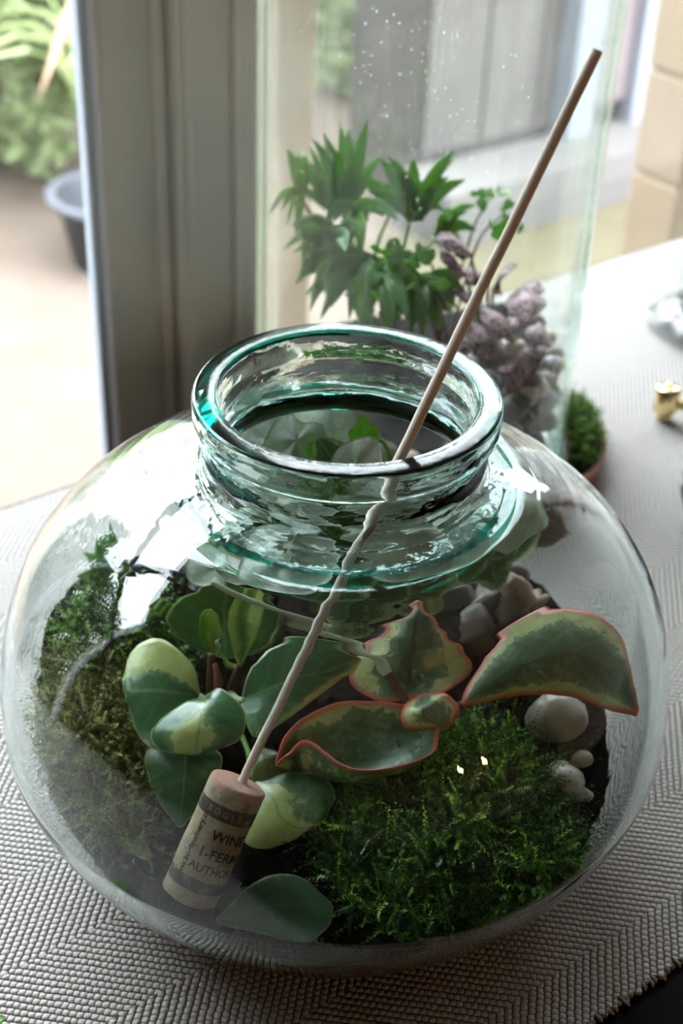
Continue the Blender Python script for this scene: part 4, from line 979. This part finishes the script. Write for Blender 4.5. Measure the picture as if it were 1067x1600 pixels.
# end where the line projects to the photographed tip
bl = None
for l in np.linspace(0.2, 0.6, 801):
    p = S0+SD*l; d = p-CAM; zz = d@_fw; yy = H/2-F*(d@_up)/zz
    if bl is None or abs(yy-78) < bl[0]: bl = (abs(yy-78), l)
S2 = S0+SD*bl[1]
tool = thing('cork_tamper', 'wine cork stuck on a long thin wooden skewer standing in bowl', 'tool', A0)
cx = np.cross(D, (CAM-A0)); cx /= np.linalg.norm(cx); cy = np.cross(D, cx); cy = -cy if cy@(CAM-A0) < 0 else cy
CR, CLN = 0.0121, 0.0520
def cork_geo():
    pr_ = [(0, 0), (CR-0.0008, 0), (CR-0.0002, 0.0004), (CR, 0.001)]+[(CR*(1-0.012*math.sin(k*0.9)), 0.001+(CLN-0.002)*k/14) for k in range(1, 14)]+[(CR, CLN-0.001), (CR-0.0003, CLN-0.0003), (CR-0.001, CLN), (CR*0.5, CLN), (0, CLN)]
    V, F_ = lathe(pr_, (0, 0, 0), 48); return V, F_
V, F_ = cork_geo(); loc = V.copy()
mk('cork', A0+V[:, :1]*cx+V[:, 1:2]*cy+V[:, 2:3]*D, F_, M['cork'], tool, attrs={'luv': loc})
cork = [o for o in COL.objects if o.name.startswith('cork') and o.parent == tool][0]
ls = np.linspace(-0.02, 1, 60); SL = bl[1]
P = np.array([S0+SD*SL*l for l in ls]); jit = np.array([[mnoise.noise(Vector((i*0.21, 0.3, 5))), mnoise.noise(Vector((i*0.21, 7.3, 1))), 0] for i in range(60)])*0.0004
V, F_ = tube(P+jit, [0.00195, 0.0020, 0.0021, 0.0021, 0.0021], 14)
dd = V-S0; al = dd@SD; ph = np.tile(np.linspace(0, 2*np.pi, 14, endpoint=False), 60)
mk('skewer', V, F_, M['wood'], tool, attrs={'luv': np.stack([0.002*np.cos(ph), 0.002*np.sin(ph), al], -1)})
def text_mesh(s, size, bold=0.02):
    cu = bpy.data.curves.new('t', 'FONT'); cu.body = s; cu.size = size; cu.align_x = 'CENTER'; cu.align_y = 'CENTER'; cu.resolution_u = 2; cu.offset = size*bold
    ob = bpy.data.objects.new('t', cu); COL.objects.link(ob); bpy.context.view_layer.update()
    me = bpy.data.meshes.new_from_object(ob.evaluated_get(bpy.context.evaluated_depsgraph_get()))
    V = np.array([tuple(v.co) for v in me.vertices]); F_ = [tuple(p.vertices) for p in me.polygons]
    bpy.data.objects.remove(ob); bpy.data.meshes.remove(me); return V, F_
def cork_text(s, size, ang, z, along, mat, lift=0.00032, bold=0.02):
    V, F_ = text_mesh(s, size, bold)
    if along: az = V[:, 1]*-1; ax_ = V[:, 0]      # reading upward along the cork
    else: az = V[:, 0]; ax_ = V[:, 1]
    # angle 0 faces the camera; positive turns to the right in the picture
    th = ang+(az if not along else V[:, 1]*-1)/CR
    zz = z+(ax_ if along else V[:, 1])
    rt = cx if cx@_rt > 0 else -cx
    r_ = CR+lift
    W_ = A0+(r_*np.sin(th))[:, None]*rt+(r_*np.cos(th))[:, None]*cy+zz[:, None]*D
    o = mk('printed_lettering', W_, F_, M[mat], cork, smooth=False); return o
cork_text('www.boglewinery.com', 0.0037, -0.62, 0.0250, True, 'ink', bold=0.035)
cork_text('WINE', 0.0060, 0.52, 0.0310, False, 'ink')
cork_text('1-FERM', 0.0060, 0.46, 0.0232, False, 'ink')
cork_text('AUTHOR', 0.0048, 0.38, 0.0166, False, 'ink')
cork_text('B O G L E', 0.0036, 0.0, 0.0405, False, 'ink_pale')

# ------------------------------------------------------------------ tall jar of ferns behind
JR, JC = 0.113, None
pr_ = PZ(884, 690, 0.0); pl_ = PZ(404, 690, 0.0)
JC = np.array([(pr_[0]+pl_[0])/2-0.004, (pr_[1]+pl_[1])/2-0.002, 0.0]); JR = (np.linalg.norm((pr_-pl_)[:2])/2)*0.985
JH = 0.40
jo = [(0, 0.001), (JR*0.9, 0.0), (JR-0.006, 0.0008), (JR-0.001, 0.006), (JR, 0.012)]+[(JR, z) for z in np.linspace(0.03, JH, 8)]
for k in range(1, 9):
    a_ = k/8*math.pi/2*0.95; jo.append((JR-0.042*(1-math.cos(a_)), JH+0.05*math.sin(a_)))
jo += [(JR-0.046, JH+0.07), (JR-0.044, JH+0.085), (JR-0.040, JH+0.092), (JR-0.046, JH+0.095), (JR-0.05, JH+0.085), (JR-0.052, JH+0.07)]
ji = []
for k in range(8, 0, -1):
    a_ = k/8*math.pi/2*0.95; ji.append((JR-0.0048-0.042*(1-math.cos(a_)), JH-0.003+0.05*math.sin(a_)))
ji += [(JR-0.0048, z) for z in np.linspace(JH-0.003, 0.03, 8)]+[(JR-0.0054, 0.013), (JR-0.011, 0.008), (0, 0.0075)]
V, F_ = lathe(jo+ji, JC, 96)
jar = mk('tall_glass_jar', V, F_, M['jar'], loc=JC)
tag(jar, 'tall clear cylindrical glass jar misted inside behind the glass bowl', 'jar')
JI = JR-0.0058
def jin(P, m=0.002):
    P = np.array(P, float); d = P[..., :2]-JC[:2]; r = np.hypot(d[..., 0], d[..., 1]); k = np.where(r > JI-m, (JI-m)/np.maximum(r, 1e-9), 1.0)
    P[..., 0] = JC[0]+d[..., 0]*k; P[..., 1] = JC[1]+d[..., 1]*k; return P
def jsoil(x, y): return 0.060+0.008*np.sin((x-JC[0])*40+1)*np.cos((y-JC[1])*36)+0.26*(x-JC[0])
V = []; F_ = []; nA, nR = 64, 14
V.append((JC[0], JC[1], float(jsoil(*JC[:2]))))
for i in range(1, nR+1):
    for k in range(nA):
        a_ = 2*np.pi*k/nA; rr = (JI-0.010)*i/nR; x, y = JC[0]+rr*math.cos(a_), JC[1]+rr*math.sin(a_); V.append((x, y, float(jsoil(x, y))+0.003*mnoise.noise(Vector((x*150, y*150, 1)))))
F_ = [(0, 1+k, 1+(k+1) % nA) for k in range(nA)]+[(1+i*nA+k, 1+(i+1)*nA+k, 1+(i+1)*nA+(k+1) % nA, 1+i*nA+(k+1) % nA) for i in range(nR-1) for k in range(nA)]
b0 = 1+(nR-1)*nA; s0 = len(V); V += [(V[b0+k][0], V[b0+k][1], 0.0135) for k in range(nA)]; F_ += [(b0+k, s0+k, s0+(k+1) % nA, b0+(k+1) % nA) for k in range(nA)]+[tuple(s0+k for k in range(nA-1, -1, -1))]
js = mk('jar_soil', V, F_, M['soil'], loc=(JC[0], JC[1], 0.0135)); tag(js, 'dark soil layer in the bottom of the tall jar', 'soil', kind='stuff')
# pebbles pressed against the wall of the jar
jp = [(800, 548, 'white_stone', 'whitish pebble under the pink veined leaves in the jar'), (760, 600, 'grey_stone', 'grey pebble low in the jar under a dark leaf'), (735, 575, 'brown_stone', 'brown pebble deepest among the jar leaves'), (845, 655, 'grey_stone', 'grey pebble at the foot of the jar wall'), (800, 640, 'grey_stone', 'grey pebble in the middle of the jar floor'), (762, 650, 'brown_stone', 'brown pebble on the jar floor by the bowl neck')]
jp += [(700, 580, 'brown_stone', 'dark brown pebble low in the jar nearest the skewer'), (790, 690, 'grey_stone', 'grey pebble at the bottom of the jar above the bowl shoulder'), (830, 690, 'brown_stone', 'brown pebble at the bottom of the jar near its right wall'), (725, 625, 'grey_stone', 'grey pebble low in the jar just above the bowl rim'), (855, 610, 'brown_stone', 'brown pebble against the right wall of the tall jar'), (820, 615, 'tan_stone', 'tan pebble under the lowest dark jar leaves')]
for i, (px, py, mt, lab) in enumerate(jp):
    d_ = ray(px, py); o_ = CAM[:2]-JC[:2]; rq = JI-0.010
    a_ = d_[0]**2+d_[1]**2; b_ = o_@d_[:2]; c_ = o_@o_-rq*rq; dq = b_*b_-a_*c_
    P = CAM+d_*((-b_-math.sqrt(max(dq, 0)))/a_); sz = float(jsoil(P[0], P[1]))
    if P[2] > sz+0.006 or dq <= 0:
        zz = sz+0.004
        for _ in range(12): P = jin(PZ(px, py, zz), 0.012); zz = float(jsoil(P[0], P[1]))+0.004
    o = mk('pebble', *blob(P, (0.011, 0.009, 0.009), 40+i, 0.15, 3, (0, 0, i)), M[mt]); tag(o, lab, 'stone')
def lance(base, tip, wid, mat, parent, nrm=None, arch=0.012, n=12, clampf=jin, name='leaf', droop=0.0):
    base = np.asarray(base, float); tip = np.asarray(tip, float); d = tip-base
    P = smooth_path([base, (base+tip)/2+UZ*arch, tip-UZ*droop], n)
    view = (CAM-P); view /= np.linalg.norm(view, axis=1)[:, None]
    nv_ = view if nrm is None else np.asarray(nrm)[None]+0*view
    T_ = np.gradient(P, axis=0); T_ /= np.linalg.norm(T_, axis=1)[:, None]
    s = np.cross(T_, nv_); s /= np.linalg.norm(s, axis=1)[:, None]; nn_ = np.cross(s, T_)
    x = np.linspace(0, 1, n); w = (wid*np.sin(np.pi*(0.06+0.94*x)**0.8)**0.9)[:, None]; w[-1] = wid*0.03
    G = np.stack([P-s*w, P-s*w*0.5-nn_*w*0.16, P-nn_*w*0.28, P+s*w*0.5-nn_*w*0.16, P+s*w], 1)
    if clampf: G = clampf(G)
    V, F_ = sheet(G, 0.0005); ab = np.tile(np.abs(np.linspace(-1, 1, 5)), n)
    return mk(name, V, F_, M[mat], parent, attrs={'vari': np.tile(0.6-0.4*ab, 2), 'edge': np.full(len(V), 0.01)})
YJ = JC[1]
fern = thing('ribbon_fern', 'fern with long lance shaped green fronds in the tall jar', 'plant', np.array([JC[0]-0.03, YJ, 0.06]))
fb = ORG[fern]
tufts = [ # (crown px,py, depth offset, [(tip px,py)...], width, material)
    (540, 345, 0.00, [(575, 184), (505, 205), (525, 235), (560, 262), (488, 215), (548, 250)], 0.0075, 'fern'),
    (640, 345, -0.01, [(593, 246), (646, 246), (710, 234), (728, 280), (575, 300), (620, 262), (690, 262)], 0.0072, 'fern'),
    (515, 335, 0.02, [(484, 228), (455, 240), (500, 260), (462, 300)], 0.0050, 'fern'),
    (552, 330, -0.03, [(600, 338), (566, 396), (520, 345), (540, 390)], 0.0075, 'fern_bright'),
    (520, 370, -0.05, [(430, 385), (470, 440), (516, 412), (540, 395), (455, 350), (560, 362), (425, 430)], 0.0075, 'fern_pale'),
    (560, 400, -0.06, [(482, 475), (500, 500), (545, 500), (450, 500), (470, 410), (582, 492), (620, 480), (520, 470), (440, 470)], 0.0080, 'fern'),
    (590, 420, -0.07, [(575, 475), (605, 495), (640, 505), (665, 500), (690, 480), (612, 520), (560, 515)], 0.0090, 'fern_pale'),
    (650, 440, -0.07, [(700, 490), (690, 520), (660, 525), (712, 470), (640, 520)], 0.0085, 'fern'),
    (465, 300, -0.03, [(448, 232), (470, 270), (440, 330), (462, 380)], 0.0045, 'fern_bright'),
    (610, 330, 0.02, [(560, 280), (640, 290), (670, 300), (590, 300), (700, 330)], 0.0070, 'fern'),
    (680, 370, 0.03, [(730, 330), (745, 360), (720, 400), (700, 340)], 0.0070, 'fern')]
for ti, (cx_, cy_, dy, tips, wd_, mt) in enumerate(tufts):
    c0 = jin(PY(cx_, cy_, YJ+dy), 0.01)
    mk('stalk', *tube(jin([fb+np.array([0.006*math.sin(ti), 0.006*math.cos(ti), 0.0]), (fb+c0)/2+np.array([0.006*math.sin(ti*2), 0, 0.02]), c0]), [0.0016, 0.0010], 7, 14), M['stem_green'], fern)
    for k, (tx, ty) in enumerate(tips):
        e = PY(tx, ty, YJ+dy+0.02*math.sin(k*2.3+ti)-0.012)
        lance(c0+np.array([0.001*k, 0, 0]), e, wd_*0.62, mt, fern, arch=0.006)
    for k in range(len(tips)+2):
        tx, ty = tips[k % len(tips)]; tx = cx_+(tx-cx_)*random.uniform(0.6, 1.0)+random.uniform(-28, 28); ty = cy_+(ty-cy_)*random.uniform(0.6, 1.0)+random.uniform(-22, 22)
        lance(c0+np.array([0.001*k, 0.001, 0]), PY(tx, ty, YJ+dy+random.uniform(-0.02, 0.03)), wd_*random.uniform(0.4, 0.6), random.choice([mt, mt, 'fern', 'fern_pale']), fern, arch=0.007)
# maidenhair fern
mh = thing('maidenhair_fern', 'maidenhair fern with small rounded bright leaflets in the tall jar', 'plant', np.array([JC[0]+0.02, YJ+0.01, 0.06]))
mb = ORG[mh]; r_ = np.random.default_rng(5)
sprays = [(600, 425, -0.075, 13, 48, 36, 0.0115), (660, 455, -0.07, 8, 30, 26, 0.0105), (630, 480, -0.075, 6, 26, 20, 0.010), (785, 335, 0.02, 11, 34, 34, 0.0060), (765, 310, 0.02, 7, 24, 14, 0.0055), (690, 440, -0.06, 5, 22, 18, 0.009), (650, 405, -0.05, 6, 26, 18, 0.010)]
for si, (cx_, cy_, dy, n_, sx_, sy_, sz) in enumerate(sprays):
    c0 = jin(PY(cx_, cy_, YJ+dy), 0.012)
    mk('stalk', *tube(jin([mb+np.array([0.004*math.sin(si), 0.004*math.cos(si), 0]), (mb+c0)/2+UZ*0.03, c0]), [0.0010, 0.0006], 6, 14), M['stem_brown'], mh)
    for k in range(n_):
        q_ = jin(PY(cx_+sx_*r_.uniform(-1, 1), cy_+sy_*r_.uniform(-1, 1), YJ+dy+r_.uniform(-0.01, 0.01)), 0.006)
        vw = CAM-q_; vw /= np.linalg.norm(vw); nm = vw+r_.normal(size=3)*0.45; tp_ = r_.normal(size=3)+UZ*-0.6
        lobed_leaf(q_, tp_, nm, sz*r_.uniform(0.8, 1.2), 'fern_bright' if (k+si) % 3 else 'fern_pale', mh, 0.22, k, clamp=False, fold=0.1, nl=3, thick=0.0004)
# pink veined fittonia
ft = thing('pink_veined_fittonia', 'fittonia with dark leaves netted in pink veins in the tall jar', 'plant', np.array([JC[0]+0.05, YJ-0.02, 0.062]))
f0 = ORG[ft]
for k, (x0, y0, x1, y1, dy, w) in enumerate(((735, 395, 680, 375, -0.045, 0.0105), (725, 425, 690, 408, -0.05, 0.011), (770, 450, 795, 425, -0.03, 0.012), (745, 475, 705, 455, -0.06, 0.012), (790, 478, 872, 482, -0.06, 0.0155), (800, 505, 755, 505, -0.075, 0.013), (775, 520, 728, 530, -0.08, 0.012), (795, 530, 830, 520, -0.08, 0.011), (800, 545, 745, 560, -0.085, 0.012), (820, 560, 848, 600, -0.07, 0.014), (800, 590, 838, 625, -0.075, 0.013), (820, 520, 880, 545, -0.045, 0.014), (725, 520, 700, 560, -0.085, 0.012), (760, 430, 730, 445, -0.03, 0.010), (800, 460, 850, 455, -0.03, 0.012))):
    A_ = jin(PY(x0, y0, YJ+dy), 0.012); B_ = jin(PY(x1, y1, YJ+dy-0.008), 0.004)
    P = smooth_path([A_, (A_+B_)/2+UZ*0.005, B_], 18); view = CAM-A_; view /= np.linalg.norm(view); nm = view*0.25+UZ*0.9+np.array([0.3*math.sin(k*1.9), 0, 0])
    T_ = np.gradient(P, axis=0); T_ /= np.linalg.norm(T_, axis=1)[:, None]; s = np.cross(T_, nm); s /= np.linalg.norm(s, axis=1)[:, None]; n2_ = np.cross(s, T_)
    x = np.linspace(0, 1, 18); wv = w*1.2*np.sin(np.pi*(0.03+0.95*x)**0.85)**0.75; vv = np.linspace(-1, 1, 11)
    G = P[:, None, :]+s[:, None, :]*(wv[:, None]*vv[None])[..., None]+n2_[:, None, :]*(-0.3*wv[:, None]*np.abs(vv)[None]**1.5+0.0006*np.sin(x*22)[:, None]*np.abs(vv)[None])[..., None]
    G = jin(G, 0.0015); V, F_ = sheet(G, 0.0006)
    uu, v2 = np.meshgrid(x*np.linalg.norm(B_-A_)/0.04*1.2, vv*w/0.04*1.2, indexing='ij'); luv = np.stack([uu.ravel(), v2.ravel(), uu.ravel()*0+k*0.7], -1)
    vein = np.clip(1-np.abs(np.tile(vv, 18))/0.10, 0, 1)
    mk('leaf', V, F_, M['fittonia'], ft, attrs={'luv': np.tile(luv, (2, 1)), 'vein': np.tile(vein, 2)})
    mk('petiole', *tube(jin([f0+np.array([0.004*math.sin(k), 0.004*math.cos(k), 0]), (f0+A_)/2+UZ*0.008, A_]), [0.0012, 0.0008], 6, 10), M['stem_brown'], ft)
# pebbles in the soil face against the jar wall
r_ = np.random.default_rng(21)
for k in range(26):
    a_ = -math.pi*0.72+k%13/13*math.pi*0.95+r_.uniform(-0.08, 0.08); sz = r_.uniform(0.0065, 0.0105)
    p = JC+np.array([(JI-sz*0.95)*math.cos(a_), (JI-sz*0.95)*math.sin(a_), 0]); top = float(jsoil(p[0], p[1])); p[2] = top-(0.004 if k < 13 else 0.022)
    if p[2] < 0.024: continue
    o = mk('pebble', *blob(p, (sz, sz, sz*0.8), 80+k, 0.18, 2, (0, 0, k)), M[('brown_stone', 'grey_stone', 'brown_stone', 'tan_stone')[k % 4]])
    tag(o, 'pebble pressed into the soil face at the tall jar wall', 'stone', 'pebbles at the tall jar wall')
# condensation drops on the jar wall
parts = []; r_ = np.random.default_rng(9)
for _ in range(170):
    px, py = r_.normal(640, 90), r_.uniform(10, 330)
    d = ray(px, py); o_ = CAM[:2]-JC[:2]; a_ = d[0]**2+d[1]**2; b_ = 2*(o_@d[:2]); c_ = o_@o_-(JI)**2; di = b_*b_-4*a_*c_
    if di <= 0: continue
    s_ = (-b_-math.sqrt(di))/(2*a_); p = CAM+d*s_
    if p[2] > JH-0.01 or p[2] < 0.1: continue
    rr = r_.uniform(0.00018, 0.0005)
    nrm = np.array([p[0]-JC[0], p[1]-JC[1], 0]); nrm /= np.linalg.norm(nrm)
    v, f = blob(p-nrm*0.0001, (rr, rr, rr*1.2), int(_), 0.1, 1); parts.append((v, f))
cdp = mk('water_drops', *join(parts), M['neck'], jar, kind='stuff')

# ------------------------------------------------------------------ mossy dish, brass fitting, right-hand jars
e1 = PZ(945, 690, 0.012); e0 = PZ(886, 612, 0.012); e2 = PZ(925, 770, 0.012)
dirv = (JC-e1)*np.array([1, 1, 0]); dirv /= np.linalg.norm(dirv); tang = np.array([-dirv[1], dirv[0], 0])
half = 0.062; dep = 0.045
dc = e1+dirv*dep; dc[2] = 0
# keep the flat side of the half-round dish clear of the jar
over = JR+0.004-(np.linalg.norm((dc-JC)[:2]))
if over > 0: dc = dc-dirv*over; dep = dep-over if dep-over > 0.02 else dep
def halfo(sc, k=32): return [dc-dirv*dep*sc*math.cos(a_)+tang*half*sc*math.sin(a_) for a_ in np.linspace(-math.pi/2, math.pi/2, k)]
dish = thing('mossy_dish', 'half round terracotta dish packed with moss beside the tall jar', 'dish', dc)
o1, o2, i2, i1 = halfo(0.88), halfo(1.0), halfo(0.86), halfo(0.80); nh = 32
V = np.array([p+UZ*0.0 for p in o1]+[p+UZ*0.016 for p in o2]+[p+UZ*0.0165 for p in i2]+[p+UZ*0.006 for p in i1]); F_ = []
for r0 in range(3):
    for k in range(nh): F_.append((r0*nh+k, r0*nh+(k+1) % nh, (r0+1)*nh+(k+1) % nh, (r0+1)*nh+k))
F_.append(tuple(3*nh+k for k in range(nh))); F_.append(tuple(range(nh-1, -1, -1)))
mk('saucer', V, F_, M['terracotta'], dish)
def dsurf(r):
    a_ = r.uniform(-math.pi/2, math.pi/2); f = math.sqrt(r.uniform(0, 1))*0.74
    p = dc-dirv*dep*f*math.cos(a_)+tang*half*f*math.sin(a_); hgt = 0.014+0.010*(1-f*f)
    return p+UZ*hgt, UZ+0*p, 0.85+0.4*mnoise.noise(Vector(p*90))
moss('moss', dsurf, 1500, 0.009, M['moss_green'], '', 12, tone=(0.2, 0.85), up=0.7, leafn=7, lw=0.0016, ll=0.003, parent=dish, nclamp=False)
V = np.array([dc+UZ*0.023]+[p+UZ*0.013 for p in halfo(0.84)]); mk('moss_bed', V, [(0, 1+k, 2+k) for k in range(nh-1)]+[(0, nh, 1)], M['moss_green'], dish, attrs={'tone': np.full(len(V), 0.15)})

bz = PZ(1036, 655, 0.0)
br = thing('brass_fitting', 'small polished brass cylinder fitting lying on the pale cloth', 'fitting', bz)
mk('body', *lathe([(0.0055, 0.0045), (0.0085, 0.0075), (0.0088, 0.0085), (0.0088, 0.026), (0.0082, 0.0268), (0.003, 0.0268)], bz, 40), M['brass'], br)
mk('foot', *lathe([(0.0050, 0.0), (0.0056, 0.0005), (0.0056, 0.0046), (0.0050, 0.005)], bz, 32), M['brass'], br)
mk('set_screw', *lathe([(0.0024, 0.0262), (0.0024, 0.0286), (0.0016, 0.0294), (0.0, 0.0294)], bz, 6), M['brass'], br, smooth=False)
rd = np.array([0.93, -0.30, 0]); rd /= np.linalg.norm(rd)
mk('rod', *tube([bz+rd*0.0085+UZ*0.014, bz+rd*0.03+UZ*0.014, bz+rd*0.055+UZ*0.0145], [0.0032, 0.0028, 0.0028], 16), M['brass'], br)
mk('collar', *tube([bz+rd*0.0083+UZ*0.014, bz+rd*0.0115+UZ*0.014], [0.0044, 0.0044], 20), M['brass'], br)
mk('end_knob', *lathe([(0.003, 0), (0.0065, 0.001), (0.0065, 0.0145), (0.003, 0.0185)], bz+rd*0.055, 24), M['brass'], br)

fl = PZ(1008, 505, 0.0)
gr_ = 0.075; gc = fl+np.array([gr_, 0.0, 0])*0.985; gc[2] = 0
g2 = [(0, 0.0), (gr_-0.004, 0.0), (gr_, 0.003), (gr_-0.001, 0.008), (gr_-0.012, 0.016), (gr_-0.020, 0.03), (gr_-0.022, 0.05), (gr_-0.022, 0.22), (gr_-0.03, 0.245), (gr_-0.028, 0.255), (gr_-0.033, 0.255), (gr_-0.035, 0.243), (gr_-0.0255, 0.218), (gr_-0.0255, 0.05), (gr_-0.024, 0.032), (gr_-0.018, 0.02), (gr_-0.012, 0.012), (0, 0.009)]
jar2 = mk('footed_glass_jar', *lathe(g2, gc, 72), M['jar2'], loc=gc); tag(jar2, 'clear glass jar with flared foot and grey stones at right edge', 'jar')
r_ = np.random.default_rng(3); kk = 0
for layer in range(3):
    for k in range(11 if layer < 2 else 7):
        a_ = k/(11 if layer < 2 else 7)*2*math.pi+layer*0.3; rr = (0.044, 0.036, 0.025)[layer]; z = (0.0215, 0.037, 0.046)[layer]
        p = gc+np.array([rr*math.cos(a_), rr*math.sin(a_), z])
        if layer == 0 and not (-0.2 < a_-math.pi*0.5 < 3.3 or True): continue
        o = mk('grey_pebble', *blob(p, (0.0085, 0.0075, 0.0065), 60+kk, 0.2, 2, (0, 0, kk)), M['grey_stone']); kk += 1
        tag(o, 'rounded grey pebble in the footed glass jar', 'stone', 'pebbles in the footed glass jar')
db = PZ(1062, 770, 0.02); dcn = db+np.array([0.042, -0.004, 0]); dcn[2] = 0
bw = mk('dark_dish', *lathe([(0, 0), (0.03, 0), (0.036, 0.004), (0.042, 0.02), (0.043, 0.03), (0.041, 0.0305), (0.039, 0.02), (0.032, 0.006), (0, 0.005)], dcn, 48), M['dark_ceramic'], loc=dcn)
tag(bw, 'dark grey glazed dish cut off by the picture edge near the brass fitting', 'dish')
# leaf tip in the lower left corner
lt = thing('fallen_leaf', 'green leaf tip lying on the cloth in lower left corner', 'leaf', PZ(-14, 1600, 0.0))
c0 = PZ(-60, 1625, 0.006); lance(c0, PZ(8, 1588, 0.004), 0.008, 'fern', lt, nrm=UZ, arch=0.003, clampf=None, name='blade')
mk('leaf_stalk', *tube([c0+UZ*0.0, PZ(-78, 1632, 0.002)], 0.0008, 6), M['stem_green'], lt)
